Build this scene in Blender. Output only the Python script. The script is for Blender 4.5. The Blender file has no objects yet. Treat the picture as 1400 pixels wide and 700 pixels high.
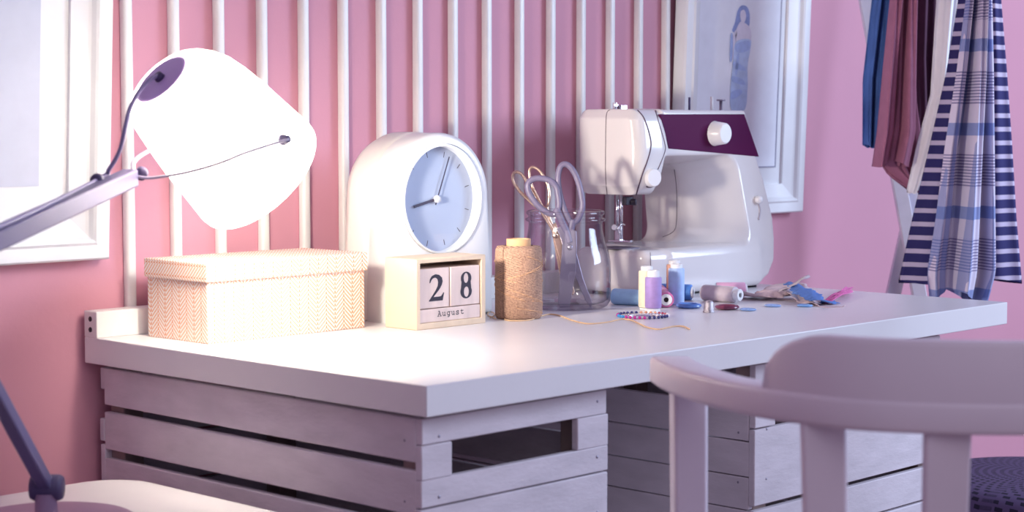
import bpy, bmesh, math, random
import numpy as np
from mathutils import Vector, Matrix

random.seed(7)
PI = math.pi
SC = bpy.context.scene
COL = SC.collection
TZ = 0.75                                   # table top height

# ------------------------------------------------------------------ camera
F = 2463.1
PITCH, YAW = 0.0725279, 0.8092320
CAM = np.array([-1.46140, -1.53343, 1.05794])
FW = np.array([math.sin(YAW)*math.cos(PITCH), math.cos(YAW)*math.cos(PITCH), -math.sin(PITCH)])
RT = np.array([math.cos(YAW), -math.sin(YAW), 0.0])
UP = np.cross(RT, FW)
def ray(x, y): return FW + RT*((x-700)/F) - UP*((y-350)/F)
def D(x, y, d): return CAM + ray(x, y)*d                 # point seen at (x, y), d metres along the view axis
def Z(x, y, z=TZ):
    r = ray(x, y); return CAM + r*((z-CAM[2])/r[2])
def atY(x, y, Y):
    r = ray(x, y); return CAM + r*((Y-CAM[1])/r[1])

cd = bpy.data.cameras.new('camera')
cam = bpy.data.objects.new('camera', cd); COL.objects.link(cam)
cd.sensor_width = 36; cd.lens = F/1400*36
cam.location = Vector(CAM)
M3 = Matrix((RT, UP, -FW)).transposed()
cam.rotation_euler = M3.to_euler()
cd.clip_start = 0.05
cd.dof.use_dof = True; cd.dof.focus_distance = 2.95; cd.dof.aperture_fstop = 6.0
SC.camera = cam

# ------------------------------------------------------------------ materials
def nt(name):
    m = bpy.data.materials.new(name); m.use_nodes = True
    n = m.node_tree; b = n.nodes['Principled BSDF']
    return m, n, b
def setc(b, k, v):
    if k in b.inputs: b.inputs[k].default_value = v
def mat(name, col, rough=.5, var=.06, scale=30, bump=0., bscale=200, metal=0., spec=.5, coat=0., stretch=(1,1,1), sub=0, sheen=0):
    m, n, b = nt(name)
    tc = n.nodes.new('ShaderNodeTexCoord'); mp = n.nodes.new('ShaderNodeMapping')
    mp.inputs['Scale'].default_value = stretch
    n.links.new(tc.outputs['Object'], mp.inputs['Vector'])
    nz = n.nodes.new('ShaderNodeTexNoise'); nz.inputs['Scale'].default_value = scale; nz.inputs['Detail'].default_value = 4
    n.links.new(mp.outputs['Vector'], nz.inputs['Vector'])
    rp = n.nodes.new('ShaderNodeValToRGB')
    c = Vector(col[:3])
    rp.color_ramp.elements[0].color = (*(c*(1-var)), 1); rp.color_ramp.elements[0].position = .3
    rp.color_ramp.elements[1].color = (*[min(1, x) for x in c*(1+var)], 1); rp.color_ramp.elements[1].position = .7
    n.links.new(nz.outputs['Fac'], rp.inputs['Fac']); n.links.new(rp.outputs['Color'], b.inputs['Base Color'])
    setc(b, 'Roughness', rough); setc(b, 'Metallic', metal); setc(b, 'Specular IOR Level', spec)
    setc(b, 'Coat Weight', coat); setc(b, 'Coat Roughness', .08)
    if sheen: setc(b, 'Sheen Weight', sheen)
    if bump:
        nb = n.nodes.new('ShaderNodeTexNoise'); nb.inputs['Scale'].default_value = bscale; nb.inputs['Detail'].default_value = 3
        n.links.new(mp.outputs['Vector'], nb.inputs['Vector'])
        bp = n.nodes.new('ShaderNodeBump'); bp.inputs['Strength'].default_value = bump; bp.inputs['Distance'].default_value = .002
        n.links.new(nb.outputs['Fac'], bp.inputs['Height']); n.links.new(bp.outputs['Normal'], b.inputs['Normal'])
    return m
def srgb(r, g, b):
    f = lambda v: (v/255/12.92) if v/255 <= .04045 else ((v/255+.055)/1.055)**2.4
    return (f(r), f(g), f(b))
class N:                                     # tiny node-maths helper
    def __init__(s, n): s.n = n
    def val(s, i, v):
        if isinstance(v, (int, float)): i.default_value = v
        else: s.n.links.new(v, i)
    def m(s, op, a, b=0., c=0.):
        x = s.n.nodes.new('ShaderNodeMath'); x.operation = op
        s.val(x.inputs[0], a); s.val(x.inputs[1], b)
        if len(x.inputs) > 2: s.val(x.inputs[2], c)
        return x.outputs[0]
    def mix(s, f, a, b):
        x = s.n.nodes.new('ShaderNodeMixRGB')
        s.val(x.inputs[0], f)
        for i, v in ((1, a), (2, b)):
            if isinstance(v, tuple): x.inputs[i].default_value = (*v[:3], 1)
            else: s.n.links.new(v, x.inputs[i])
        return x.outputs[0]
    def uv(s):
        t = s.n.nodes.new('ShaderNodeTexCoord'); q = s.n.nodes.new('ShaderNodeSeparateXYZ')
        s.n.links.new(t.outputs['UV'], q.inputs[0]); return q.outputs[0], q.outputs[1]
    def obj(s):
        t = s.n.nodes.new('ShaderNodeTexCoord'); q = s.n.nodes.new('ShaderNodeSeparateXYZ')
        s.n.links.new(t.outputs['Object'], q.inputs[0]); return q.outputs

def clear_mat(name, tint, rough=.03, edge=(.55, .55, .68), ior=1.45, power=.35):
    # thin-walled clear glass: fresnel reflection over a tinted see-through body
    m = bpy.data.materials.new(name); m.use_nodes = True; n = m.node_tree; n.nodes.clear()
    out = n.nodes.new('ShaderNodeOutputMaterial'); mx = n.nodes.new('ShaderNodeMixShader')
    tr = n.nodes.new('ShaderNodeBsdfTransparent'); gl = n.nodes.new('ShaderNodeBsdfGlossy'); gl.inputs['Roughness'].default_value = rough
    lw = n.nodes.new('ShaderNodeLayerWeight'); lw.inputs['Blend'].default_value = power
    h = N(n); lw.inputs['Blend'].default_value = .5; c = h.mix(h.m('MULTIPLY', power, h.m('POWER', lw.outputs['Facing'], 2.6)), tint, edge)
    n.links.new(c, tr.inputs['Color'])
    rf = h.m('ADD', .045, h.m('MULTIPLY', .85, h.m('POWER', lw.outputs['Facing'], 4.)))
    n.links.new(rf, mx.inputs[0]); n.links.new(tr.outputs[0], mx.inputs[1]); n.links.new(gl.outputs[0], mx.inputs[2])
    n.links.new(mx.outputs[0], out.inputs['Surface'])
    return m

PINK = srgb(206, 147, 165)
M_wall = mat('pink_wall_paint', PINK, .75, .03, 3, .12, 90)
M_floor = mat('floor_boards', srgb(150, 120, 120), .6, .12, 4, stretch=(1, 12, 1))
M_white = mat('white_lacquer', (.80, .78, .79), .32, .02, 12, .04, 60)
M_tabletop = mat('white_table_laminate', (.78, .76, .78), .30, .015, 8, .06, 140)
M_slat = mat('white_painted_slat', (.80, .79, .78), .38, .03, 20)
M_frame = mat('white_frame_paint', (.86, .86, .87), .42, .03, 15)
M_mat = mat('white_card_mount', (.80, .80, .82), .8, .02, 40)
M_paper = mat('drawing_paper', (.88, .90, .97), .85, .03, 25)
M_hole = mat('dark_screw_hole', (.02, .012, .018), .6)
M_crate = mat('chalky_white_crate_wood', (.66, .60, .65), .72, .08, 14, .3, 70, stretch=(1, 1, 3))
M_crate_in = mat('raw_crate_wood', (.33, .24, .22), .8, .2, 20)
M_chair = mat('white_chair_paint', (.76, .70, .78), .42, .03, 10)
M_stool = mat('white_stool_paint', (.72, .69, .72), .40, .03, 10)
M_clock = mat('white_clock_plastic', (.82, .82, .82), .28, .01, 10)
M_clock2 = mat('cream_clock_plastic', (.80, .77, .73), .35, .02, 10)
M_dial = mat('pale_blue_dial', (.50, .55, .68), .5, .02, 10)
M_dark = mat('dark_violet_metal', (.055, .035, .065), .4)
M_black = mat('black_ink', (.02, .012, .03), .6)
M_birch = mat('pale_birch_wood', srgb(226, 202, 174), .5, .05, 9, .05, 120, stretch=(6, 1, 1))
M_birch2 = mat('birch_block_wood', srgb(226, 204, 196), .5, .09, 9, .05, 120, stretch=(7, 1, 1))
M_sew = mat('cream_gloss_plastic', (.76, .72, .71), .16, .01, 8, coat=.4)
M_seam = mat('seam_shadow', (.10, .06, .09), .7)
M_knob = mat('white_knob_plastic', (.82, .81, .83), .25, .01)
M_chrome = mat('chrome', (.72, .70, .74), .18, .03, metal=1.)
M_steel = mat('brushed_grey_steel', (.33, .30, .38), .36, .08, 30, metal=.85)
M_grip = mat('grey_scissor_grip', srgb(120, 112, 140), .42, .05)
M_gold = mat('rose_gold_metal', (.80, .56, .42), .25, .05, metal=.9)
M_core = mat('white_spool_plastic', (.82, .84, .86), .35, .02)
M_card = mat('cardboard_tube', srgb(222, 176, 132), .8, .06, 60)
M_lamp = mat('grey_lamp_metal', srgb(104, 98, 138), .45, .03, metal=.25)
M_lamp_dk = mat('dark_lamp_joint', srgb(74, 64, 104), .5, .05)
M_cap = mat('violet_grey_lamp_cap', srgb(196, 168, 222), .55, .03)
M_cord = mat('pale_lamp_cord', srgb(190, 180, 200), .5, .03)
M_cable = mat('grey_lamp_cable', srgb(140, 130, 172), .5, .03)
M_rack = mat('white_rack_wood', (.66, .62, .72), .5, .04)

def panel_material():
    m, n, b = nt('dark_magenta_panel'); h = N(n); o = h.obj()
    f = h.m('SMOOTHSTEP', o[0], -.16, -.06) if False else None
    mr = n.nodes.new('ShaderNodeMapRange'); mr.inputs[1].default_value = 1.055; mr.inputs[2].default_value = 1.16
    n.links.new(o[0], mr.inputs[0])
    c = h.mix(mr.outputs[0], (.085, .010, .058), (.026, .004, .016))  # lighter left end is a reflection painted into the base colour
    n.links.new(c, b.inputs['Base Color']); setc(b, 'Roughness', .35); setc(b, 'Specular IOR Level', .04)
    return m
M_panel = panel_material()

def shade_material():
    m, n, b = nt('lit_white_lamp_shade')
    n.nodes.remove(b)
    out = n.nodes['Material Output']
    tl = n.nodes.new('ShaderNodeBsdfTranslucent'); tl.inputs[0].default_value = (.95, .93, .9, 1)
    df = n.nodes.new('ShaderNodeBsdfDiffuse'); df.inputs[0].default_value = (.9, .88, .86, 1)
    mx = n.nodes.new('ShaderNodeMixShader'); mx.inputs[0].default_value = .45
    em = n.nodes.new('ShaderNodeEmission'); em.inputs[0].default_value = (1, .93, .80, 1); em.inputs[1].default_value = 3.4
    ad = n.nodes.new('ShaderNodeAddShader')
    n.links.new(df.outputs[0], mx.inputs[1]); n.links.new(tl.outputs[0], mx.inputs[2])
    n.links.new(mx.outputs[0], ad.inputs[0]); n.links.new(em.outputs[0], ad.inputs[1])
    n.links.new(ad.outputs[0], out.inputs['Surface'])
    return m
M_shade = shade_material()

def herringbone_material():
    m, n, b = nt('tan_herringbone_paper'); h = N(n); u, v = h.uv()
    P, Q = .0344, .0064
    t = h.m('FRACT', h.m('DIVIDE', u, P))
    tri = h.m('ABSOLUTE', h.m('SUBTRACT', t, .5))                       # 0..0.5
    vv = h.m('ADD', v, h.m('MULTIPLY', tri, P*.95))
    w = h.m('FRACT', h.m('DIVIDE', vv, Q))
    line = h.m('LESS_THAN', w, .40)
    e = h.m('FRACT', h.m('DIVIDE', u, P/2))
    near = h.m('GREATER_THAN', h.m('ABSOLUTE', h.m('SUBTRACT', e, .5)), .43)   # column borders
    gap = h.m('SUBTRACT', 1., near)
    line = h.m('MULTIPLY', line, gap)
    dot = h.m('LESS_THAN', h.m('FRACT', h.m('DIVIDE', v, Q)), .62)
    dots = h.m('MULTIPLY', near, dot)
    c = h.mix(line, (.84, .80, .76), srgb(222, 160, 118))
    c = h.mix(dots, c, srgb(218, 138, 88))
    n.links.new(c, b.inputs['Base Color']); setc(b, 'Roughness', .7)
    return m
M_box = herringbone_material()

def twine_material():
    m, n, b = nt('jute_twine'); h = N(n); u, v = h.uv()
    # criss-cross windings
    a = h.m('SINE', h.m('MULTIPLY', h.m('ADD', v, h.m('MULTIPLY', u, .16)), 2900.))
    c2 = h.m('SINE', h.m('MULTIPLY', h.m('SUBTRACT', v, h.m('MULTIPLY', u, .30)), 2300.))
    tc = n.nodes.new('ShaderNodeTexCoord'); nz = n.nodes.new('ShaderNodeTexNoise'); nz.inputs['Scale'].default_value = 22
    n.links.new(tc.outputs['Object'], nz.inputs['Vector'])
    nz2 = n.nodes.new('ShaderNodeTexNoise'); nz2.inputs['Scale'].default_value = 380; nz2.inputs['Detail'].default_value = 3
    n.links.new(tc.outputs['Object'], nz2.inputs['Vector'])
    sel = h.m('GREATER_THAN', nz.outputs['Fac'], .56)
    s = h.m('ADD', h.m('MULTIPLY', a, h.m('SUBTRACT', 1., sel)), h.m('MULTIPLY', c2, sel))
    s = h.m('ADD', h.m('MULTIPLY', s, .30), nz2.outputs['Fac'])
    rp = n.nodes.new('ShaderNodeValToRGB')
    rp.color_ramp.elements[0].color = (*srgb(112, 78, 70), 1); rp.color_ramp.elements[0].position = .12
    rp.color_ramp.elements[1].color = (*srgb(205, 166, 140), 1); rp.color_ramp.elements[1].position = .75
    n.links.new(s, rp.inputs[0]); n.links.new(rp.outputs[0], b.inputs['Base Color']); setc(b, 'Roughness', .85)
    bp = n.nodes.new('ShaderNodeBump'); bp.inputs['Strength'].default_value = .7; bp.inputs['Distance'].default_value = .001
    n.links.new(s, bp.inputs['Height']); n.links.new(bp.outputs[0], b.inputs['Normal'])
    return m
M_twine = twine_material()

def thread_material(name, col):
    m, n, b = nt(name); h = N(n); u, v = h.uv()
    a = h.m('SINE', h.m('MULTIPLY', h.m('ADD', v, h.m('MULTIPLY', u, .05)), 4200.))
    tc = n.nodes.new('ShaderNodeTexCoord'); nz = n.nodes.new('ShaderNodeTexNoise'); nz.inputs['Scale'].default_value = 90
    n.links.new(tc.outputs['Object'], nz.inputs['Vector'])
    s = h.m('ADD', h.m('MULTIPLY', a, .25), nz.outputs['Fac'])
    cv = Vector(col)
    rp = n.nodes.new('ShaderNodeValToRGB')
    rp.color_ramp.elements[0].color = (*(cv*.95), 1); rp.color_ramp.elements[0].position = .2
    rp.color_ramp.elements[1].color = (*[min(1, x) for x in cv*1.18], 1); rp.color_ramp.elements[1].position = .8
    n.links.new(s, rp.inputs[0]); n.links.new(rp.outputs[0], b.inputs['Base Color']); setc(b, 'Roughness', .55); setc(b, 'Sheen Weight', .2)
    bp = n.nodes.new('ShaderNodeBump'); bp.inputs['Strength'].default_value = .35; bp.inputs['Distance'].default_value = .0006
    n.links.new(s, bp.inputs['Height']); n.links.new(bp.outputs[0], b.inputs['Normal'])
    return m

def stripe_material():
    m, n, b = nt('navy_and_white_stripes'); h = N(n); u, v = h.uv()
    t = h.m('FRACT', h.m('DIVIDE', v, .0268))
    c = h.mix(h.m('LESS_THAN', t, .34), srgb(44, 40, 98), srgb(196, 184, 208))
    n.links.new(c, b.inputs['Base Color']); setc(b, 'Roughness', .9); return m
def plaid_material():
    m, n, b = nt('blue_plaid_cotton'); h = N(n); u, v = h.uv(); v = h.m('ADD', v, .0151)
    base = srgb(216, 208, 226)
    fine = h.m('LESS_THAN', h.m('FRACT', h.m('DIVIDE', v, .0058)), .5)
    bandv = h.m('LESS_THAN', h.m('FRACT', h.m('DIVIDE', v, .159)), .40)
    solid = h.m('LESS_THAN', h.m('ABSOLUTE', h.m('SUBTRACT', h.m('FRACT', h.m('DIVIDE', v, .159)), .70)), .075)
    upos = h.m('FRACT', h.m('DIVIDE', u, .058))
    bu = h.m('LESS_THAN', h.m('ABSOLUTE', h.m('SUBTRACT', upos, .74)), .17)
    c = h.mix(h.m('MULTIPLY', bandv, h.m('MULTIPLY', fine, .75)), base, srgb(92, 84, 140))
    c = h.mix(h.m('MULTIPLY', solid, .8), c, srgb(110, 132, 190))
    c = h.mix(h.m('MULTIPLY', bu, .62), c, srgb(96, 120, 182))
    n.links.new(c, b.inputs['Base Color']); setc(b, 'Roughness', .9); return m
M_stripe = stripe_material(); M_plaid = plaid_material()
M_denim = mat('blue_denim', srgb(70, 104, 168), .9, .25, 25, .2, 300, stretch=(3, 3, .6))
M_fold_shade = mat('plum_fold_shade', srgb(74, 38, 62), .9, .12, 30, .2, 400)  # dark colour stands for shade deep in the rose folds
M_burg = mat('dusty_rose_knit', srgb(166, 106, 132), .9, .08, 30, .25, 400)
M_wshirt = mat('white_cotton', (.93, .91, .95), .9, .03, 30)
def knit_material():
    m, n, b = nt('dark_violet_weave'); h = N(n); u, v = h.uv()
    row = h.m('FLOOR', h.m('DIVIDE', v, .016))
    uu = h.m('ADD', h.m('DIVIDE', u, .030), h.m('MULTIPLY', row, .37))
    vv = h.m('ADD', h.m('FRACT', h.m('DIVIDE', v, .016)), h.m('MULTIPLY', h.m('FRACT', uu), .25))
    d = h.m('MULTIPLY', h.m('LESS_THAN', h.m('ABSOLUTE', h.m('SUBTRACT', h.m('FRACT', uu), .4)), .27),
            h.m('LESS_THAN', h.m('ABSOLUTE', h.m('SUBTRACT', vv, .5)), .27))
    c = h.mix(d, srgb(84, 68, 104), srgb(26, 18, 46))
    n.links.new(c, b.inputs['Base Color']); setc(b, 'Roughness', .9); return m
M_knit = knit_material()

# ------------------------------------------------------------------ object helpers
def thing(name, label, cat, loc=(0, 0, 0), group=None, rot=None):
    o = bpy.data.objects.new(name, None); COL.objects.link(o)
    o.empty_display_size = .02
    o.location = Vector(loc)
    if rot is not None: o.rotation_euler = rot
    tag(o, label, cat, group); return o
def tag(o, label, cat, group=None):
    o['label'] = label; o['category'] = cat
    if group: o['group'] = group
    return o
def obj(name, verts, faces, m, parent=None, smooth=True, uvs=None, world=True, mats=None, fmat=None, loc=None, sharp=None):
    """one mesh object; verts in world space unless world=False (then parent space)"""
    L = Vector((0, 0, 0))
    if world and parent is not None:
        p = parent
        while p is not None:
            L += p.location; p = p.parent
    if loc is not None: L = Vector(loc)
    me = bpy.data.meshes.new(name)
    me.from_pydata([tuple(Vector(v)-L) for v in verts], [], [tuple(f) for f in faces])
    for mm in (mats or [m]): me.materials.append(mm)
    if fmat is not None: me.polygons.foreach_set('material_index', fmat)
    if uvs is not None:
        l = me.uv_layers.new(name='UVMap')
        for poly in me.polygons:
            for li, vi in zip(poly.loop_indices, poly.vertices):
                l.data[li].uv = uvs[vi] if not callable(uvs) else uvs(poly, Vector(verts[vi]))
    bm = bmesh.new(); bm.from_mesh(me); bmesh.ops.recalc_face_normals(bm, faces=bm.faces); bm.to_mesh(me); bm.free()
    if smooth:
        me.polygons.foreach_set('use_smooth', [True]*len(me.polygons))
        if sharp is not None: me.set_sharp_from_angle(angle=math.radians(sharp))
    me.update()
    o = bpy.data.objects.new(name, me); COL.objects.link(o)
    if loc is not None: o.location = L
    if parent is not None: o.parent = parent
    return o
def struct(o): o['kind'] = 'structure'; return o
def bevel(o, w, seg=3):
    b = o.modifiers.new('bevel', 'BEVEL'); b.width = w; b.segments = seg; b.limit_method = 'ANGLE'; b.angle_limit = math.radians(35)
    for p in o.data.polygons: p.use_smooth = True
    o.data.set_sharp_from_angle(angle=math.radians(50))
    return o
class MB:
    def __init__(s): s.v = []; s.f = []
    def add(s, v, f):
        k = len(s.v); s.v += [tuple(x) for x in v]; s.f += [tuple(i+k for i in q) for q in f]; return s
    def box(s, x0, x1, y0, y1, z0, z1, T=None):
        v = [(x, y, z) for z in (z0, z1) for y in (y0, y1) for x in (x0, x1)]
        if T: v = [T(p) for p in v]
        return s.add(v, [(0, 2, 3, 1), (4, 5, 7, 6), (0, 1, 5, 4), (2, 6, 7, 3), (0, 4, 6, 2), (1, 3, 7, 5)])
    def tube(s, pts, r, n=10, closed=False, cap=True):
        v, f = tube_data(pts, r, n, closed, cap); return s.add(v, f)
    def lathe(s, prof, n=32, T=None):
        v, f = lathe_data(prof, n)
        if T: v = [T(p) for p in v]
        return s.add(v, f)
    def prism(s, poly, axis_off):
        k = len(poly); a = [Vector(p) for p in poly]; o = Vector(axis_off)
        v = a + [p+o for p in a]
        return s.add(v, [tuple(range(k)), tuple(range(2*k-1, k-1, -1))] + [(i, (i+1) % k, (i+1) % k+k, i+k) for i in range(k)])
    def build(s, name, m, parent=None, **k): return obj(name, s.v, s.f, m, parent, **k)
def tube_data(pts, r, n=10, closed=False, cap=True):
    P = [Vector(p) for p in pts]; K = len(P)
    R = r if hasattr(r, '__len__') else [r]*K
    T = []
    for i in range(K):
        a = P[(i-1) % K] if (closed or i > 0) else P[i]
        b = P[(i+1) % K] if (closed or i < K-1) else P[i]
        T.append((b-a).normalized())
    up = Vector((0, 0, 1)) if abs(T[0].z) < .9 else Vector((1, 0, 0))
    nv = (up - T[0]*up.dot(T[0])).normalized(); v = []; f = []
    for i in range(K):
        nv = (nv - T[i]*nv.dot(T[i])).normalized(); bv = T[i].cross(nv)
        for j in range(n):
            a = 2*PI*j/n; v.append(P[i] + (nv*math.cos(a) + bv*math.sin(a))*R[i])
    for i in range(K if closed else K-1):
        for j in range(n):
            a = i*n+j; b = i*n+(j+1) % n; i2 = (i+1) % K
            f.append((a, b, i2*n+(j+1) % n, i2*n+j))
    if cap and not closed:
        f.append(tuple(range(n-1, -1, -1))); f.append(tuple(range((K-1)*n, K*n)))
    return v, f
def lathe_data(prof, n=32):
    """prof: [(r, z)], revolved about Z"""
    v = []; f = []; rows = []
    for r, z in prof:
        if r < 1e-7: rows.append([len(v)]); v.append((0, 0, z))
        else:
            rows.append(list(range(len(v), len(v)+n)))
            v += [(r*math.cos(2*PI*j/n), r*math.sin(2*PI*j/n), z) for j in range(n)]
    for a, b in zip(rows, rows[1:]):
        for j in range(n):
            k = (j+1) % n
            if len(a) == 1 and len(b) == 1: break
            if len(a) == 1: f.append((a[0], b[k], b[j]))
            elif len(b) == 1: f.append((a[j], a[k], b[0]))
            else: f.append((a[j], a[k], b[k], b[j]))
    return v, f
def smooth_path(pts, k=8, closed=False):
    P = [Vector(p) for p in pts]; n = len(P); out = []
    for i in range(n if closed else n-1):
        g = lambda j: P[j % n] if closed else P[max(0, min(n-1, j))]
        p0, p1, p2, p3 = g(i-1), g(i), g(i+1), g(i+2)
        for q in range(k):
            t = q/k
            out.append(.5*((2*p1)+(p2-p0)*t+(2*p0-5*p1+4*p2-p3)*t*t+(3*p1-p0-3*p2+p3)*t**3))
    if not closed: out.append(P[-1])
    return out
def box_obj(name, m, x0, x1, y0, y1, z0, z1, parent=None, bev=.002, **k):
    o = MB().box(x0, x1, y0, y1, z0, z1).build(name, m, parent, smooth=False, **k)
    if bev: bevel(o, bev)
    return o
def frame_axes(axis):
    a = Vector(axis).normalized(); u = Vector((0, 0, 1)) if abs(a.z) < .9 else Vector((1, 0, 0))
    u = (u-a*u.dot(a)).normalized(); return u, a.cross(u), a
def along(origin, axis):
    u, w, a = frame_axes(axis); o = Vector(origin)
    return lambda p: o + u*p[0] + w*p[1] + a*p[2]
def dup(root, label=None, group=None):
    r = root.copy(); COL.objects.link(r)
    if label: r['label'] = label
    if group: r['group'] = group
    for ch in list(root.children):
        c = ch.copy(); COL.objects.link(c); c.parent = r
        for g in ch.children:
            d = g.copy(); COL.objects.link(d); d.parent = c
    return r

# implicit surfaces -> mesh (naive surface nets)
def nets(f, lo, hi, h):
    lo = np.array(lo, float); n = np.ceil((np.array(hi)-lo)/h).astype(int)+1
    ax = [lo[i]+h*np.arange(n[i]) for i in range(3)]
    G = np.meshgrid(*ax, indexing='ij', sparse=True)
    Fv = f(*G).astype(np.float32); s = Fv < 0
    c = [Fv[i:n[0]-1+i, j:n[1]-1+j, k:n[2]-1+k] for i in (0, 1) for j in (0, 1) for k in (0, 1)]
    cs = sum((x < 0).astype(np.int8) for x in c)
    act = (cs > 0) & (cs < 8)
    idx = -np.ones(act.shape, int); ids = np.argwhere(act); idx[act] = np.arange(len(ids))
    cv = [x[act] for x in c]
    off = [np.array((i, j, k), float) for i in (0, 1) for j in (0, 1) for k in (0, 1)]
    acc = np.zeros((len(ids), 3)); cnt = np.zeros(len(ids))
    for a in range(8):
        for b in range(a+1, 8):
            if np.abs(off[a]-off[b]).sum() != 1: continue
            m = (cv[a] < 0) != (cv[b] < 0)
            t = np.where(m, cv[a]/np.where(m, cv[a]-cv[b], 1), 0)
            acc += m[:, None]*(off[a]+(off[b]-off[a])*t[:, None]); cnt += m
    V = lo + h*(ids + acc/cnt[:, None])
    faces = []
    for d in range(3):
        e1, e2 = [(1, 2), (2, 0), (0, 1)][d]
        sl0 = [slice(None)]*3; sl1 = [slice(None)]*3
        sl0[d] = slice(0, -1); sl1[d] = slice(1, None)
        a = s[tuple(sl0)]; b = s[tuple(sl1)]
        for flip, mask in ((False, a & ~b), (True, ~a & b)):
            q = np.argwhere(mask)
            q = q[(q[:, e1] > 0) & (q[:, e2] > 0) & (q[:, e1] < n[e1]-1) & (q[:, e2] < n[e2]-1)]
            def cell(o1, o2):
                w = q.copy(); w[:, e1] += o1; w[:, e2] += o2; return idx[w[:, 0], w[:, 1], w[:, 2]]
            quad = np.stack([cell(-1, -1), cell(0, -1), cell(0, 0), cell(-1, 0)], 1)
            faces.append(quad[:, ::-1] if flip else quad)
    Q = np.concatenate(faces)
    for _ in range(2):
        e = h*.2; x, y, z = V.T
        v0 = f(x, y, z)
        g = np.stack([f(x+e, y, z)-f(x-e, y, z), f(x, y+e, z)-f(x, y-e, z), f(x, y, z+e)-f(x, y, z-e)], 1)/(2*e)
        st = (v0/np.maximum((g**2).sum(1), .2))[:, None]*g
        V = V - np.clip(st, -.5*h, .5*h)
    return V, Q

# ------------------------------------------------------------------ room
W, DEP, TH = 1.40, .7226, .0383
WY = .737                                     # wall surface
struct(obj('wall_back', [(-3, WY, 0), (4.2, WY, 0), (4.2, WY, 2.7), (-3, WY, 2.7), (-3, WY+.1, 0), (4.2, WY+.1, 0), (4.2, WY+.1, 2.7), (-3, WY+.1, 2.7)],
           [(0, 1, 2, 3), (5, 4, 7, 6), (0, 3, 7, 4), (1, 5, 6, 2), (3, 2, 6, 7), (0, 4, 5, 1)], M_wall, smooth=False))
struct(obj('floor', [(-3, -4, 0), (4.2, -4, 0), (4.2, WY+.1, 0), (-3, WY+.1, 0), (-3, -4, -.05), (4.2, -4, -.05), (4.2, WY+.1, -.05), (-3, WY+.1, -.05)],
           [(0, 1, 2, 3), (7, 6, 5, 4), (0, 4, 5, 1), (1, 5, 6, 2), (2, 6, 7, 3), (3, 7, 4, 0)], M_floor, smooth=False))

# ------------------------------------------------------------------ table top, slat fence
o = box_obj('tabletop', M_tabletop, 0, W, 0, DEP, TZ-TH, TZ, bev=.0015)
tag(o, 'thick white rectangular table top resting on the two wooden crates', 'table')
ft = thing('slat_fence', 'row of thin white upright slats on a low rail against the pink wall', 'slat screen', (0, .706, TZ))
rl = box_obj('rail', M_slat, 0, W-.005, .690, .7226, TZ, TZ+.0385, ft, .0015)
for zz in (.0115, .027):
    MB().lathe([(0, 0), (.0038, 0), (.0038, .0012), (0, .0012)], 16, along((.0002, .706, TZ+zz), (-1, 0, 0))).build('screw_hole', M_hole, rl)
def slat(X):
    w, t, r = .0078, .0078, .0045
    prof = []
    for cx, cy, a0 in ((w-r, t-r, 0), (-(w-r), t-r, 90), (-(w-r), -(t-r), 180), (w-r, -(t-r), 270)):
        for k in range(4):
            a = math.radians(a0+30*k); prof.append((cx+r*math.cos(a), cy+r*math.sin(a)))
    poly = [(X+p[0], .7290+p[1], TZ+.0005) for p in prof]
    MB().prism(poly, (0, 0, .95)).build('slat', M_slat, ft, sharp=60)
for i in range(16): slat(.0849+.08458*i)

# ------------------------------------------------------------------ picture frames
def frame(name, x0, x1, z0, z1, tilt, label, right):
    root = thing(name, label, 'picture frame', ((x0+x1)/2, WY-.001, z0), rot=(math.radians(tilt), 0, 0))
    hw, H = (x1-x0)/2, z1-z0
    def loop(ins, y): return [(-hw+ins, y, ins), (hw-ins, y, ins), (hw-ins, y, H-ins), (-hw+ins, y, H-ins)]
    prof = [(0, -.001), (0, -.026), (.003, -.030), (.022, -.030), (.026, -.033), (.030, -.030), (.034, -.024), (.038, -.022), (.062, -.014), (.062, -.006)]
    v = []; f = []
    for ins, y in prof: v += loop(ins, y)
    for k in range(len(prof)-1):
        for j in range(4): f.append((k*4+j, k*4+(j+1) % 4, k*4+4+(j+1) % 4, k*4+4+j))
    obj('frame', v, f, M_frame, root, smooth=False, world=False)
    q = .060
    obj('backing', [(-hw+.002, -.001, .002), (hw-.002, -.001, .002), (hw-.002, -.001, H-.002), (-hw+.002, -.001, H-.002)], [(0, 1, 2, 3)], M_mat, root, smooth=False, world=False)
    c = obj('mount_card', [(-hw+q, -.008, q), (hw-q, -.008, q), (hw-q, -.008, H-q), (-hw+q, -.008, H-q)], [(0, 1, 2, 3)], M_mat, root, smooth=False, world=False)
    return root, c, hw, H
fl, cl, hw, H = frame('picture_frame', -.392, .036, .864, 1.47, 3.2, 'white deep picture frame on the wall at the left, behind the lamp', False)
q = .108
obj('picture_sheet', [(-hw+q, -.0095, q), (hw-q, -.0095, q), (hw-q, -.0095, H-q), (-hw+q, -.0095, H-q)], [(0, 1, 2, 3)], mat('pale_blue_print', (.56, .58, .68), .85, .03, 25), fl, smooth=False, world=False)
fr, cr, hw, H = frame('picture_frame', 1.374, 1.805, .871, 1.48, 2.0, 'white deep picture frame with a blue fashion drawing, behind the sewing machine', True)
q = .068
ps = obj('drawing_sheet', [(-hw+q, -.0095, .10), (hw-.085, -.0095, .10), (hw-.085, -.0095, H-q), (-hw+q, -.0095, H-q)], [(0, 1, 2, 3)], M_paper, fr, smooth=False, world=False)
MB().box(hw-.0850, hw-.0825, -.0105, -.0085, .10, H-q).box(-hw+q, hw-.0825, -.0105, -.0085, .0975, .10).build('card_edge', mat('card_edge_shadow', (.36, .36, .46), .8), fr, smooth=False, world=False)
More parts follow.
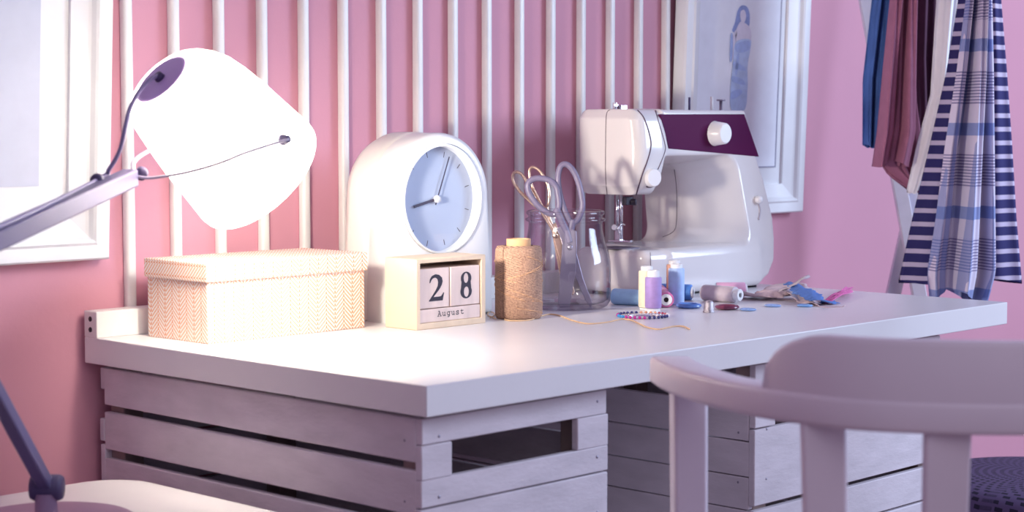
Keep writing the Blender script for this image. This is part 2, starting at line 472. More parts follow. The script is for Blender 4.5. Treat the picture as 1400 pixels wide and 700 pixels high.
# the drawing: washes of flat colour on the sheet
SK = [mat('blue_grey_hair_wash', srgb(150, 165, 214), .9, .15, 60), mat('pale_skin_wash', srgb(228, 224, 240), .9, .05, 60),
      mat('light_blue_gown_wash', srgb(190, 208, 242), .9, .14, 45), mat('mid_blue_gown_wash', srgb(170, 190, 234), .9, .12, 60)]
def on_sheet(px, py, lift):                    # flat sketch points, laid out on the sheet's own plane
    a = math.radians(2.0); R = Matrix.Rotation(a, 3, 'X'); n = R @ Vector((0, -1, 0)); o = Vector(fr.location) + R @ Vector((0, -.0097-lift, 0))
    d = Vector(ray(px, py)); c = Vector(CAM); t = (o-c).dot(n)/d.dot(n)
    return R.inverted() @ (c+d*t-Vector(fr.location))
def blob(name, pts, m, lift):
    P = smooth_path([(p[0], p[1], 0) for p in pts], 5, True)
    v = [on_sheet(p.x, p.y, lift) for p in P]
    c = sum(v, Vector())/len(v); k = len(v)
    return v+[c], [(i, (i+1) % k, k) for i in range(k)]
def wash(name, blobs, m, lift):
    b = MB()
    for pts in blobs:
        v, f = blob(name, pts, m, lift); b.add(v, f)
    b.build(name, m, ps, smooth=False, world=False)
wash('hair_wash', [[(1013, 8), (1021, 9), (1025, 20), (1024, 36), (1018, 40), (1012, 36), (1007, 44), (1001, 42), (1005, 30), (1008, 16)]], SK[0], .0003)
wash('skin_wash', [[(1013, 15), (1018, 14), (1020, 22), (1018, 30), (1014, 30), (1012, 22)], [(1012, 30), (1018, 31), (1026, 40), (1026, 60), (1018, 64), (1008, 60), (1005, 46)],
                   [(1005, 42), (1008, 46), (1004, 62), (1004, 78), (1000, 80), (999, 62)]], SK[1], .0006)
wash('gown_wash', [[(1006, 58), (1025, 54), (1026, 66), (1022, 90), (1022, 120), (1018, 150), (1000, 150), (999, 118), (1002, 88)]], SK[2], .0009)
wash('fold_wash', [[(1007, 60), (1024, 56), (1024, 68), (1008, 72)], [(1004, 84), (1018, 92), (1018, 97), (1003, 92)], [(1001, 104), (1014, 108), (1019, 116), (1002, 112)],
                   [(1000, 126), (1012, 122), (1014, 128), (1001, 136)], [(999, 48), (1002, 50), (1001, 80), (998, 82)], [(1008, 75), (1011, 76), (1008, 100), (1005, 100)]], SK[3], .0012)

# ------------------------------------------------------------------ crates under the table
def crate(label, x0, x1, y0, y1, ztop, sides, fronts, slot):
    r = thing('wooden_crate', label, 'crate', ((x0+x1)/2, (y0+y1)/2, 0))
    t, pw = .011, .034
    def jit(): return random.uniform(-.0012, .0012)
    for nm, xx in (('left_boards', x0), ('right_boards', x1-t)):
        b = MB()
        for z0, z1 in sides: b.box(xx, xx+t, y0+t+jit(), y1-t, z0+jit(), z1+jit())
        bevel(b.build(nm, M_crate, r, smooth=False), .0015, 2)
    for nm, yy in (('front_boards', y0), ('back_boards', y1-t)):
        b = MB()
        for z0, z1 in fronts: b.box(x0+jit(), x1+jit()*3, yy+jit()*.5, yy+t, z0+jit(), z1+jit())
        if slot and nm == 'front_boards':
            b.box(x0, x0+.052, yy, yy+t, *slot); b.box(x1-.060, x1+.002, yy, yy+t, *slot)
        bevel(b.build(nm, M_crate, r, smooth=False), .0015, 2)
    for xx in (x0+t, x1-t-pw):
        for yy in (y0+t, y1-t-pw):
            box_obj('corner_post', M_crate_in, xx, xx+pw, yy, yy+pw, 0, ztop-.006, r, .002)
    for k in range(3):
        for o_, ax_ in (((x1-.02, y0+.0004, .69-.075*k), (0, -1, 0)), ((x0+.03, y0+.0004, .68-.075*k), (0, -1, 0)), ((x0+.0004, y0+.03, .675-.075*k), (-1, 0, 0))):
            MB().lathe([(0, 0), (.0022, 0), (.0016, .0008), (0, .001)], 8, along(o_, ax_)).build('nail_head', M_steel, r)
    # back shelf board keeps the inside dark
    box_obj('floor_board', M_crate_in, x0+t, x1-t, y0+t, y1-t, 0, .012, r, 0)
    return r
def boards(zs, bottom, pitch, gap):
    out = list(zs); z = zs[-1][0]-gap
    while z > bottom+pitch*.6:
        out.append((max(z-pitch+gap, 0.0), z)); z -= pitch
    return out
sideL = boards([(.6505, .7035), (.584, .6395), (.507, .572)], .0, .0735, .009)
frontL = boards([(.6715, .7035), (.5945, .628), (.520, .5915)], .0, .0735, .003)
crate('white slatted wooden crate under the left end of the table', .020, .364, .030, .715, .7035, sideL, frontL, (.6285, .671))
sideR = boards([(.5885, .6425), (.5360, .5865), (.4845, .534)], .0, .0525, .002)
frontR = boards([(.672, .7045), (.4925, .607), (.430, .4845)], .0, .0735, .004)
crate('white slatted wooden crate under the right end of the table, beyond the chair', .700, 1.225, .030, .700, .7045, sideR, frontR, (.609, .6705))
for c in [x for x in SC.objects if x.name.startswith('wooden_crate')]:
    pass

# ------------------------------------------------------------------ storage box
bx0, bx1, by0, by1 = .0665, .3612, .5145, .6580
LZ = .8650
bt = thing('storage_box', 'white lidded cardboard box with tan herringbone print on the left of the table', 'box', ((bx0+bx1)/2, (by0+by1)/2, TZ), rot=(0, 0, 0))
def uvbox(horizontal_left):
    def f(poly, p):
        n = poly.normal
        if abs(n.z) > .7: return (p.x, p.y)
        if abs(n.x) > abs(n.y): return (p.z, p.y) if horizontal_left else (p.y+.004, p.z)
        return (p.x+.0075, p.z)
    return f
def box_uv(name, x0, x1, y0, y1, z0, z1, hl, bev):
    o = MB().box(x0, x1, y0, y1, z0, z1).build(name, M_box, bt, smooth=False, uvs=uvbox(hl))
    return bevel(o, bev, 2)
box_uv('box_body', bx0, bx1, by0, by1, TZ, LZ-.012, False, .0015)
box_uv('lid', bx0-.0035, bx1+.0035, by0-.0035, by1+.0035, LZ-.0275, LZ, True, .0015)

# ------------------------------------------------------------------ clock
cx, cz, R0 = .5335, .9405, .0835
CYF, CYM, CYB = .520, .576, .640
ck = thing('table_clock', 'white arch-shaped table clock standing behind the wooden calendar', 'clock', (cx, .575, TZ))
def arch(scale, dz=0.):
    """points of the arch outline by direction from the dial centre"""
    out = []
    for k in range(128):
        a = 2*PI*k/128; dx, dz_ = math.cos(a), math.sin(a)
        lo, hi = 0., .5
        for _ in range(40):
            m = (lo+hi)/2; x, z = dx*m, cz+dz_*m
            zs = .945; hw = .1165-.010*max(0, min(1, (z-TZ)/(zs-TZ)))
            if z < TZ: ins = False
            elif z <= zs: ins = abs(x) < hw
            else: ins = (x/.1065)**2+((z-zs)/.1010)**2 < 1
            if ins: lo = m
            else: hi = m
        out.append((dx*lo, dz_*lo))
    return out
A = arch(1)
def ring(off, y, sc=1.):
    o = []
    for (x, z) in A:
        l = math.hypot(x, z); k = sc*(l-off)/l
        zz = max(TZ, cz+z*k); o.append((cx+x*k, y, zz))
    return o
def circ(r, y): return [(cx+r*math.cos(2*PI*k/128), y, cz+r*math.sin(2*PI*k/128)) for k in range(128)]
def strip(rings, close_first=False, close_last=False):
    v = []; f = []
    for r in rings: v += r
    for i in range(len(rings)-1):
        for j in range(128):
            k = (j+1) % 128; f.append((i*128+j, i*128+k, i*128+128+k, i*128+128+j))
    if close_first: f.append(tuple(range(127, -1, -1)))
    if close_last: f.append(tuple(range((len(rings)-1)*128, len(rings)*128)))
    return v, f
v, f = strip([ring(.004, CYM), ring(.0, CYM-.003), ring(0, CYF+.012), ring(.0012, CYF+.006), ring(.0045, CYF+.0018), ring(.010, CYF), circ(R0+.006, CYF),
              circ(R0+.0052, CYF+.002), circ(R0+.004, CYF+.002), circ(R0+.0035, CYF-.002), circ(R0+.001, CYF-.0025), circ(R0, CYF), circ(R0, CYF+.019)])
obj('front_shell', v, f, M_clock, ck, sharp=50)
v, f = strip([ring(.006, CYM-.002), ring(.001, CYM+.002), ring(-.001, CYM+.012), ring(-.001, CYB-.02), ring(.004, CYB-.006), ring(.014, CYB)], False, True)
obj('back_shell', v, f, M_clock2, ck, sharp=50)
v, f = strip([circ(R0+.001, CYF+.017)]); v = circ(R0+.0005, CYF+.017); obj('dial', v, [tuple(range(127, -1, -1))], M_dial, ck, smooth=False)
for k in range(12):
    b = MB()
    a = math.radians(15+30*k); s, c = math.sin(a), math.cos(a)
    def T(p, s=s, c=c): return (cx+p[0]*c+p[2]*s, CYF+.0168+p[1], cz-p[0]*s+p[2]*c)
    b.box(-.0005, .0005, -.0002, .0002, R0-.0155, R0-.0065, T)
    b.build('hour_mark', M_dark, ck, smooth=False)
def hand(name, ang, l, w, back, y):
    a = math.radians(ang); s, c = math.sin(a), math.cos(a)
    T = lambda p: (cx+p[0]*c+p[2]*s, y+p[1], cz-p[0]*s+p[2]*c)
    MB().box(-w/2, w/2, -.0005, .0005, -back, l, T).build(name, M_dark, ck, smooth=False)
hand('hour_hand', 257.5, .051, .0042, .008, CYF+.0145)
hand('minute_hand', 22, .072, .0018, .010, CYF+.0130)
MB().lathe([(0, .008), (.005, .007), (.0062, .004), (.0062, 0), (0, 0)], 24, along((cx, CYF+.016, cz), (0, -1, 0))).build('hub', M_knob, ck)
v = circ(R0-.0003, CYF+.0035); obj('glass', v, [tuple(range(127, -1, -1))], clear_mat('clock_glass', (.93, .96, 1.), .02, (.8, .88, .98)), ck, smooth=False)

# ------------------------------------------------------------------ perpetual calendar
kx0, kx1, ky0, ky1, kz1 = .3876, .5353, .4270, .4975, .8572
kt = thing('calendar_box', 'small pale wooden calendar case holding number blocks, in front of the clock', 'calendar', ((kx0+kx1)/2, (ky0+ky1)/2, TZ))
w = .0085
ox0, ox1, oz0, oz1 = kx0+.0078, kx1-.0092, TZ+.0095, kz1-.0068
b = MB()
O = [(kx0, ky0, TZ), (kx1, ky0, TZ), (kx1, ky0, kz1), (kx0, ky0, kz1)]; I = [(ox0, ky0, oz0), (ox1, ky0, oz0), (ox1, ky0, oz1), (ox0, ky0, oz1)]
v = O+I+[(x, ky1, z) for x, y, z in O]+[(x, ky1-.006, z) for x, y, z in I]
f = []
for j in range(4):
    k = (j+1) % 4
    f += [(j, k, 4+k, 4+j), (4+j, 4+k, 12+k, 12+j), (j, 8+j, 8+k, k)]
f += [(12, 13, 14, 15), (11, 10, 9, 8)]
bevel(obj('case', v, f, M_birch, kt, smooth=False), .0012, 2)
# digit outlines (x across, z up; unit height) for a bold roman face
def ell(cx_, cz_, rx, rz, n=40, a0=0): return [(cx_+rx*math.cos(a0+2*PI*k/n), cz_+rz*math.sin(a0+2*PI*k/n)) for k in range(n)]
def flat_curve(splines, T, thick=.0004):
    c = bpy.data.curves.new('tmp', 'CURVE'); c.dimensions = '2D'; c.fill_mode = 'BOTH'
    for s in splines:
        sp = c.splines.new('POLY'); sp.points.add(len(s)-1); sp.use_cyclic_u = True
        for p, q in zip(sp.points, s): p.co = (q[0], q[1], 0, 1)
    ob = bpy.data.objects.new('tmp', c); COL.objects.link(ob)
    dg = bpy.context.evaluated_depsgraph_get(); me = bpy.data.meshes.new_from_object(ob.evaluated_get(dg))
    v = [T(x.co) for x in me.vertices]; f = [tuple(p.vertices) for p in me.polygons]
    bpy.data.objects.remove(ob); bpy.data.curves.remove(c); bpy.data.meshes.remove(me)
    return v, f
two = [(.02, .69), (.04, .82), (.12, .94), (.28, 1.0), (.44, .97), (.57, .86), (.60, .72), (.56, .58), (.46, .43), (.30, .26), (.20, .155), (.44, .155), (.53, .17), (.585, .235), (.625, .30), (.66, .285), (.60, .0), (.0, .0), (.0, .035), (.14, .20),
       (.29, .40), (.385, .56), (.40, .70), (.37, .81), (.29, .87), (.19, .86), (.11, .79), (.06, .68)]
eight_o = [(.30+.285*math.cos(t)*1.0, .26+.27*math.sin(t)) for t in np.linspace(PI*.86, PI*2.14, 36)] + [(.30+.265*math.cos(t), .76+.245*math.sin(t)) for t in np.linspace(-PI*.17, PI*1.17, 36)]
eight = [eight_o, ell(.315, .245, .125, .195), ell(.295, .765, .115, .185)]
def number_block(x0, x1, glyph, gx, gw, label, yoff):
    r = thing('number_block', label, 'number block', ((x0+x1)/2, (ky0+.035), oz0+.0215), 'number blocks in the calendar')
    y0 = ky0+.0035+yoff
    zb = oz0+.0215
    o = box_obj('block', M_birch2, x0, x1, y0, y0+.058, zb, zb+.0605, r, .0012)
    h = .0408
    T = lambda p: (x0+gx+p[0]*gw/.62, y0-.0003, zb+.0105+p[1]*h)
    v, f = flat_curve(glyph, T); obj('numeral', v, f, M_black, r, smooth=False)
number_block(ox0+.0012, ox0+.0640, [[(p.x, p.y) for p in [Vector((q[0], q[1])) for q in two]]], .0195, .0300, 'wooden block with a bold black 2 in the calendar case', 0)
number_block(ox0+.0660, ox0+.1290, eight, .0200, .0270, 'wooden block with a bold black 8 in the calendar case', -.001)
mb = thing('month_block', 'flat wooden bar reading August below the number blocks', 'month block', ((ox0+ox1)/2, ky0+.03, oz0+.0002))
yb = ky0+.0022
box_obj('bar', M_birch2, ox0+.0006, ox1-.0010, yb, yb+.05, oz0+.0003, oz0+.0205, mb, .0008)
ST = {'A': [[(0, 0), (.22, 0)], [(.42, 0), (.64, 0)], [(.10, 0), (.32, .72)], [(.32, .72), (.54, 0)], [(.2, .27), (.44, .27)], [(.14, .72), (.32, .72)]],
      'u': [[(.02, .48), (.12, .48), (.12, .14), (.2, .02), (.32, .02), (.46, .14)], [(.36, .48), (.46, .48), (.46, .0), (.56, .0)]],
      'g': [[(.46, .38), (.36, .49), (.2, .49), (.08, .38), (.08, .16), (.2, .04), (.36, .04), (.46, .16)], [(.58, .48), (.46, .48), (.46, -.08), (.38, -.2), (.16, -.2)]],
      's': [[(.46, .40), (.36, .49), (.18, .49), (.09, .40), (.16, .29), (.40, .22), (.49, .12), (.40, .01), (.18, .01), (.07, .10)], [(.46, .49), (.46, .36)], [(.07, .0), (.07, .14)]],
      't': [[(.22, .66), (.22, .12), (.3, .02), (.44, .02), (.54, .10)], [(.06, .48), (.50, .48)]]}
b = MB(); px = 0
sx, sw = .0068, .00055
for ch in 'August':
    for st in ST[ch]:
        pts = [Vector((ox0+.0375+(px+p[0])*.0128, yb-.0002, oz0+.0085+p[1]*.0108)) for p in st]
        for a, c in zip(pts, pts[1:]):
            d = (c-a).normalized(); n_ = Vector((-d.z, 0, d.x))*sw
            a2, c2 = a-d*sw*.8, c+d*sw*.8
            b.add([a2-n_, c2-n_, c2+n_, a2+n_], [(0, 1, 2, 3)])
    px += .76
b.build('lettering', M_black, mb, smooth=False)

# ------------------------------------------------------------------ twine spool
tw = Z(709, 434.6); tw[2] = TZ
R = .0380
tt = thing('twine_spool', 'tall spool of natural jute twine beside the glass jar', 'twine spool', tw)
prof = [(0.012, .0006), (R*.93, .0006), (R*.985, .004), (R, .012), (R*1.0, .06), (R*.995, .10), (R*.97, .111), (R*.90, .1155), (R*.62, .1165)]
v, f = lathe_data(prof, 64)
rr = random.Random(3)
v = [(x*(1+.006*math.sin(9*math.atan2(y, x)+z*260)), y*(1+.006*math.sin(9*math.atan2(y, x)+z*260)), z) for x, y, z in v]
obj('twine_winding', [Vector(p)+Vector(tw) for p in v], f, M_twine, tt, uvs=[(math.atan2(p[1], p[0])*R, p[2]) for p in v])
def hv(r, z0, z1, ri): return [(ri, z0), (r, z0), (r, z1), (ri, z1), (ri, z0)]
v, f = lathe_data(hv(.0195, .0, .1270, .0168), 32)
obj('cardboard_core', [Vector(p)+Vector(tw) for p in v], f, M_card, tt, sharp=40)
b = MB()                                              # proud crossing strands round the winding
for k in range(16):
    z0 = .012+.006*k+rr.uniform(-.003, .003); sl = rr.choice([-1, 1])*rr.uniform(.08, .42); a0 = rr.uniform(0, 6.28)
    pts = []
    for q in range(22):
        a = a0+q*.12; zz = z0+sl*.012*(q-11)*.35
        zz = max(.004, min(.108, zz)); pts.append((tw[0]+(R+.0003)*math.cos(a), tw[1]+(R+.0003)*math.sin(a), TZ+zz))
    b.tube(pts, .00065, 6)
b.build('crossing_strands', mat('jute_strand', srgb(205, 160, 126), .9, .1, 200), tt)
loose = [(697, 430, .004), (690, 436.2, .0012), (700, 438.5, .0012), (724, 437.5, .0012), (740, 432, .0012), (752, 429.5, .0012), (766, 431.5, .0012), (780, 437, .0012), (794, 441, .0012), (808, 442.5, .0012), (830, 440.5, .0012), (848, 436.5, .0012), (858, 436.5, .0012), (868, 439.5, .0012), (884, 447, .0012), (900, 450, .0012), (912, 448, .0012), (922, 446, .0012), (934, 446, .0012), (943, 450, .0012)]
b = MB(); b.tube(smooth_path([Z(x, y, TZ+h) for x, y, h in loose], 6), .0011, 8)
b.tube(smooth_path([Z(x, y, TZ+.0015) for x, y in ((678, 436), (672, 433), (667, 431), (668, 427), (674, 427), (676, 431), (670, 434))], 5), .0009, 6)
b.build('loose_end', mat('jute_end', srgb(232, 196, 158), .9, .1, 200), tt)

# ------------------------------------------------------------------ glass jar
jc = Z(773, 420); jc[2] = TZ
jt = thing('glass_jar', 'clear wide-mouthed glass jar holding two pairs of scissors', 'jar', jc)
M_glass = clear_mat('clear_jar_glass', (.985, .985, .995), .02, (.36, .32, .46), 1.45, .9)
RJ = .0768
out = [(0, .004), (.052, .003), (.064, .0), (.0715, .004), (.0758, .012), (RJ, .026), (RJ, .060), (.0760, .078), (.0735, .092), (.0695, .106), (.0655, .120), (.0630, .132), (.0622, .142), (.0628, .1455),
       (.0668, .1465), (.0682, .1490), (.0668, .1515), (.0632, .1525), (.0632, .1560), (.0655, .1575), (.0668, .1600), (.0658, .1630), (.0630, .1645), (.0605, .1630)]
inn = [(.0595, .158), (.0595, .140), (.0606, .130), (.0630, .119), (.0670, .105), (.0710, .091), (.0735, .077), (.0743, .060), (.0743, .028), (.0725, .015), (.067, .010), (.050, .0085), (0, .008)]
v, f = lathe_data(out+inn, 72)
obj('jar_body', [Vector(p)+Vector(jc) for p in v], f, M_glass, jt)

# ------------------------------------------------------------------ scissors
def plane_pts(pts, d): return [Vector(D(x, y, d)) for x, y in pts]
def scissors(label, m_grip, m_blade, loops, shanks, blades, pivot, d, r, gap, n=10):
    root = thing('scissors', label, 'scissors', D(pivot[0], pivot[1], d))
    view = Vector(FW)
    for i, (lp, sh, bl) in enumerate(zip(loops, shanks, blades)):
        dd = d + (gap if i else -gap)
        b = MB(); b.tube(smooth_path(plane_pts(lp, dd), 6, True), r, n, closed=True)
        if sh:
            p = smooth_path(plane_pts(sh, dd), 5); b.tube(p, [r*(1.25-.25*k/len(p)) for k in range(len(p))], n)
        b.build('handle', m_grip, root)
        poly = plane_pts(bl, dd); o = MB().prism([p-view*.0012 for p in poly], view*.0024).build('blade', m_blade, root, smooth=False)
        bevel(o, .0008, 2)
    MB().lathe([(0, .0035), (.0040, .0028), (.0052, .0012), (.0052, -.003), (0, -.003)], 20, along(D(pivot[0], pivot[1], d-gap-.001), -view)).build('pivot_screw', m_blade, root)
    return root
dj = 3.035
scissors('grey-handled scissors standing open in the glass jar', M_grip, M_steel,
         [[(758, 293), (744, 288), (732, 277), (723, 263), (722, 251), (730, 244.5), (741, 244), (752, 247), (760, 255), (763, 268), (764, 282)],
          [(773, 290), (768, 275), (764, 258), (763, 240), (767, 227), (775, 225), (784, 234), (791, 250), (795, 268), (796, 284), (790, 300), (781, 304)]],
         [[(760, 285), (767, 300), (775, 318), (779, 332)], [(783, 300), (781, 312), (778, 326), (776, 338)]],
         [[(760.5, 313), (771, 306), (788, 316), (789, 338), (787, 372), (779, 420), (765.5, 420.5), (763, 412), (766, 370), (769, 330)],
          [(774, 318), (784, 314), (788, 345), (797, 380), (810.5, 416), (807, 420), (800, 410), (787, 380), (776, 345)]],
         (779, 338), dj, .0052, .0022)
scissors('rose-gold scissors at the back of the glass jar', M_gold, M_gold,
         [[(735, 284), (722, 273), (710, 261), (702, 249), (701, 239), (706, 235), (713, 238), (719, 247), (724, 258), (731, 271)],
          [(743, 284), (735, 270), (728, 256), (724, 243), (724, 232), (729, 228.5), (737, 233), (744, 243), (749, 254), (751, 268), (749, 280)]],
         [[(735, 282), (746, 298), (758, 318)], [(747, 282), (751, 298), (758, 316)]],
         [[(752, 308), (760, 304), (768, 330), (786, 400), (783, 404), (775, 390)], [(753, 310), (761, 306), (766, 340), (778, 408), (774, 410), (764, 370)]],
         (759, 322), dj+.022, .0026, .0016)

# ------------------------------------------------------------------ sewing machine
sm = thing('sewing_machine', 'glossy cream sewing machine with dark magenta panel at the back of the table', 'sewing machine', (1.2, .57, TZ))
def smin(a, b, k):
    h = np.clip(.5+.5*(b-a)/k, 0, 1); return b*(1-h)+a*h-k*h*(1-h)
def sbox2(x, z, x0, x1, z0, z1, r):
    qx = np.abs(x-(x0+x1)/2)-((x1-x0)/2-r); qz = np.abs(z-(z0+z1)/2)-((z1-z0)/2-r)
    return np.sqrt(np.maximum(qx, 0)**2+np.maximum(qz, 0)**2)+np.minimum(np.maximum(qx, qz), 0)-r
def sbox3(x, y, z, b, r):
    q = [np.abs(c-(b[2*i]+b[2*i+1])/2)-((b[2*i+1]-b[2*i])/2-r) for i, c in enumerate((x, y, z))]
    return np.sqrt(sum(np.maximum(c, 0)**2 for c in q))+np.minimum(np.maximum(np.maximum(q[0], q[1]), q[2]), 0)-r
def extr(d2, y, y0, y1, r):
    w0 = d2+r; w1 = np.abs(y-(y0+y1)/2)-((y1-y0)/2-r)
    return np.minimum(np.maximum(w0, w1), 0)+np.sqrt(np.maximum(w0, 0)**2+np.maximum(w1, 0)**2)-r
def convex(x, z, P):
    d = -1e9
    for (ax, az), (bx, bz) in zip(P, P[1:]+P[:1]):
        l = math.hypot(bx-ax, bz-az); nx, nz = (bz-az)/l, -(bx-ax)/l
        d = np.maximum(d, (x-ax)*nx+(z-az)*nz)
    return d
SX0 = .990
def sew(x, y, z):
    # upright column and arm: trapezoid block, scooped throat flaring towards the front
    blk2 = convex(x, z, [(1.060, .758), (1.330, .758), (1.362, .772), (1.380, .800), (1.3865, .840), (1.3865, .880), (1.366, .955), (1.3115, 1.0855), (1.060, 1.0855)]) 
    ysh = .022*np.clip((z-.80)/.20, 0, 1); blk = extr(blk2, y-ysh, .478, .645, .009)
    t = np.clip((.574-y)/.074, 0, 1.3); fl = .078*t**1.35
    x1 = 1.203+fl; zt = .985+fl*.24; zb = .836-fl*.06
    qx = np.abs(x-(x1+.80)/2)-((x1-.80)/2-.035); qz = np.abs(z-(zt+zb)/2)-((zt-zb)/2-.035)
    cut = np.sqrt(np.maximum(qx, 0)**2+np.maximum(qz, 0)**2)+np.minimum(np.maximum(qx, qz), 0)-.035
    k = .004; a = blk; c = -cut; h = np.clip(.5-.5*(c-a)/k, 0, 1)
    body = c*(1-h)+a*h+k*h*(1-h) if False else -smin(-a, -c, k)
    # needle head
    head2 = convex(x, z, [(SX0, .950), (SX0+.012, .9335), (1.050, .9335), (1.068, .958), (1.080, 1.010), (1.075, 1.0865), (SX0+.010, 1.0865), (SX0-.002, 1.07)])
    bulge = .010*np.exp(-((z-1.01)/.07)**2)
    head = extr(head2, y, .504-bulge, .648, .026)
    d = smin(body, head, .006)
    # bed: left end slightly narrower, front bowed
    yf = .478+.010*np.clip((1.10-x)/.10, 0, 1)**2
    b2 = sbox2(x, z, .998, 1.340, .7565, .836, .016)
    w0 = b2+.018; w1 = np.maximum(yf+.018-y, y-(.655-.018))
    bed = np.minimum(np.maximum(w0, w1), 0)+np.sqrt(np.maximum(w0, 0)**2+np.maximum(w1, 0)**2)-.018
    bed = np.maximum(bed, -1e3)
    return smin(d, bed, .016)
V, Q = nets(sew, (.975, .455, .748), (1.40, .672, 1.10), .0026)
obj('machine_body', V, Q, M_sew, sm)
def march(p, d, lim=.3):
    p = np.array(p, float); d = np.array(d, float); t = 0
    for _ in range(200):
        s = float(sew(*(p+d*t)))
        if s < 2e-4: break
        t += max(s*.8, 1e-4)
        if t > lim: break
    return p+d*t
def seam(pts, start, r=.0009):
    P = [march(start(p), *[(start(p, True))]) for p in smooth_path([(p[0], p[1], 0) for p in pts], 8)]
    MB().tube(P, r, 6).build('seam', M_seam, sm)
def fr_(p, d=False): return (0, 1, 0) if d else (p[0], .44, p[1])
def lf_(p, d=False): return (1, 0, 0) if d else (.95, p[0], p[1])
def ray_seam(pxs, r=.0009):
    P = []
    for p in smooth_path([(a, b, 0) for a, b in pxs], 8):
        d = ray(p.x, p.y); d = d/np.linalg.norm(d)
        P.append(march(CAM+d*2.9, d, 1.2))
    MB().tube(P, r, 6).build('seam', M_seam, sm)
ray_seam([(872, 151), (880, 161), (887, 180), (890, 199), (885, 220), (879, 236), (874, 252), (870, 266)], .0013)
ray_seam([(896, 151), (902, 172), (908.5, 195), (909, 207), (901, 228), (898, 234)])
ray_seam([(834, 150), (829, 158), (828, 200), (828, 240), (830, 266)], .0007)
ray_seam([(922, 232), (925, 260), (925, 300), (921, 316), (906, 324)], .0006)
ray_seam([(889, 345), (889.5, 360), (889.5, 372)], .0005)
pp = [(1.0535, 1.0772), (1.3045, 1.0785), (1.3525, .9980), (1.0785, 1.0160)]
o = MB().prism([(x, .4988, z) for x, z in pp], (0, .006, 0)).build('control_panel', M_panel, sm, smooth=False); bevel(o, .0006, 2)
def knob(name, c, axis, prof, m, n=32): return MB().lathe(prof, n, along(c, axis)).build(name, m, sm, sharp=40)
knob('stitch_dial', (1.2140, .4995, 1.0425), (0, -1, 0), [(0, .026), (.017, .026), (.0195, .0235), (.0225, .003), (.0235, .0), (0, 0)], M_knob)
knob('tension_knob', (1.0285, .503, .9650), (-.25, -1, 0), [(0, .016), (.0145, .016), (.0165, .0135), (.0172, .0), (.0172, -.012), (0, -.012)], M_knob)
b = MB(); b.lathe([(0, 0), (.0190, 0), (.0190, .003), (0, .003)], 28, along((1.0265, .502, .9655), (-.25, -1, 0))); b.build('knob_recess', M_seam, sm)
lv = march((1.336, .44, .9165), (0, 1, 0))
b = MB(); b.lathe([(0, .013), (.005, .012), (.0078, .008), (.0078, .003), (.005, -.002), (0, -.002)], 20, along(lv, (-.3, -1, .1))); b.build('reverse_lever', M_knob, sm)
P = [march((1.337+.010*math.sin(q/9*PI)*0.5, .44, .912-.0033*q), (0, 1, 0)) for q in range(11)]
MB().tube(P, .0022, 8).build('lever_slot', mat('slot_shadow', (.42, .38, .44), .5), sm)
# needle and presser foot under the head
nx, ny = 1.026, .566
MB().tube([(nx, ny, .940), (nx, ny, .880)], .0032, 12).build('needle_bar', M_chrome, sm)
MB().tube([(nx, ny, .882), (nx, ny, .852)], .0008, 8).build('needle', M_chrome, sm)
MB().tube([(nx+.010, ny+.018, .940), (nx+.010, ny+.018, .868)], .0030, 12).build('presser_bar', M_chrome, sm)
b = MB(); b.box(nx+.002, nx+.022, ny-.010, ny+.006, .914, .929); b.lathe([(0, 0), (.006, 0), (.006, .010), (0, .010)], 12, along((nx+.018, ny-.008, .9195), (.5, -1, 0))); bevel(b.build('needle_clamp', M_black, sm, smooth=False), .0012, 2)
b = MB(); b.box(nx-.010, nx+.020, ny-.012, ny+.022, .8475, .8505); b.box(nx-.010, nx-.003, ny-.030, ny-.012, .8480, .8515); b.box(nx+.006, nx+.015, ny+.008, ny+.020, .850, .876)
b.lathe([(0, 0), (.0055, 0), (.0055, .014), (0, .014)], 12, along((nx-.004, ny+.006, .872), (-1, -.3, .2))); b.tube(smooth_path([(nx+.01, ny, .878), (nx-.006, ny-.006, .880), (nx-.014, ny-.004, .872), (nx-.010, ny-.004, .862)], 5), .0016, 8)
bevel(b.build('presser_foot', M_chrome, sm, smooth=False), .0006, 2)
# needle plate on the bed
pts = [(nx+.012+.044*math.cos(a), ny+.006+.030*math.sin(a), .8362) for a in np.linspace(0, 2*PI, 40, endpoint=False)]
MB().prism(pts, (0, 0, .0016)).build('needle_plate', mat('dark_needle_plate', (.16, .13, .18), .5, metal=.3), sm, smooth=False)
# fittings on the top
b = MB(); b.box(1.030, 1.046, .570, .582, 1.086, 1.0935); b.tube([(1.024, .580, 1.085), (1.024, .580, 1.098)], .004, 10); b.box(1.015, 1.026, .574, .578, 1.092, 1.0955); b.build('thread_guide', M_chrome, sm, smooth=False)
def topz(x): return float(march((x, .575, 1.15), (0, 0, -1))[2])
def pin(name, px, y0, m, r, cap=None):
    p = Vector(atY(px, 147, .58)); zt = atY(px, y0, .58)[2]; zb = topz(p.x)-.002
    b = MB(); b.tube([(p.x, .58, zb), (p.x, .58, zt)], r, 12)
    if cap: b.lathe([(0, 0), (cap, 0), (cap, .003), (0, .003)], 20, along((p.x, .58, zt-.003), (0, 0, 1)))
    b.build(name, m, sm)
pin('spool_pin', 942.5, 133, M_lamp_dk, .0022); pin('bobbin_spindle', 973, 132, M_knob, .0030); pin('bobbin_winder', 985.5, 136, M_steel, .0030, .0085)
for x, y in ((1.035, .51), (1.035, .63), (1.20, .497), (1.335, .50), (1.335, .635)):
    MB().lathe([(0, 0), (.009, 0), (.010, .012), (0, .012)], 16, lambda p, x=x, y=y: Vector((x+p[0], y+p[1], TZ+p[2]))).build('rubber_foot', M_black, sm)

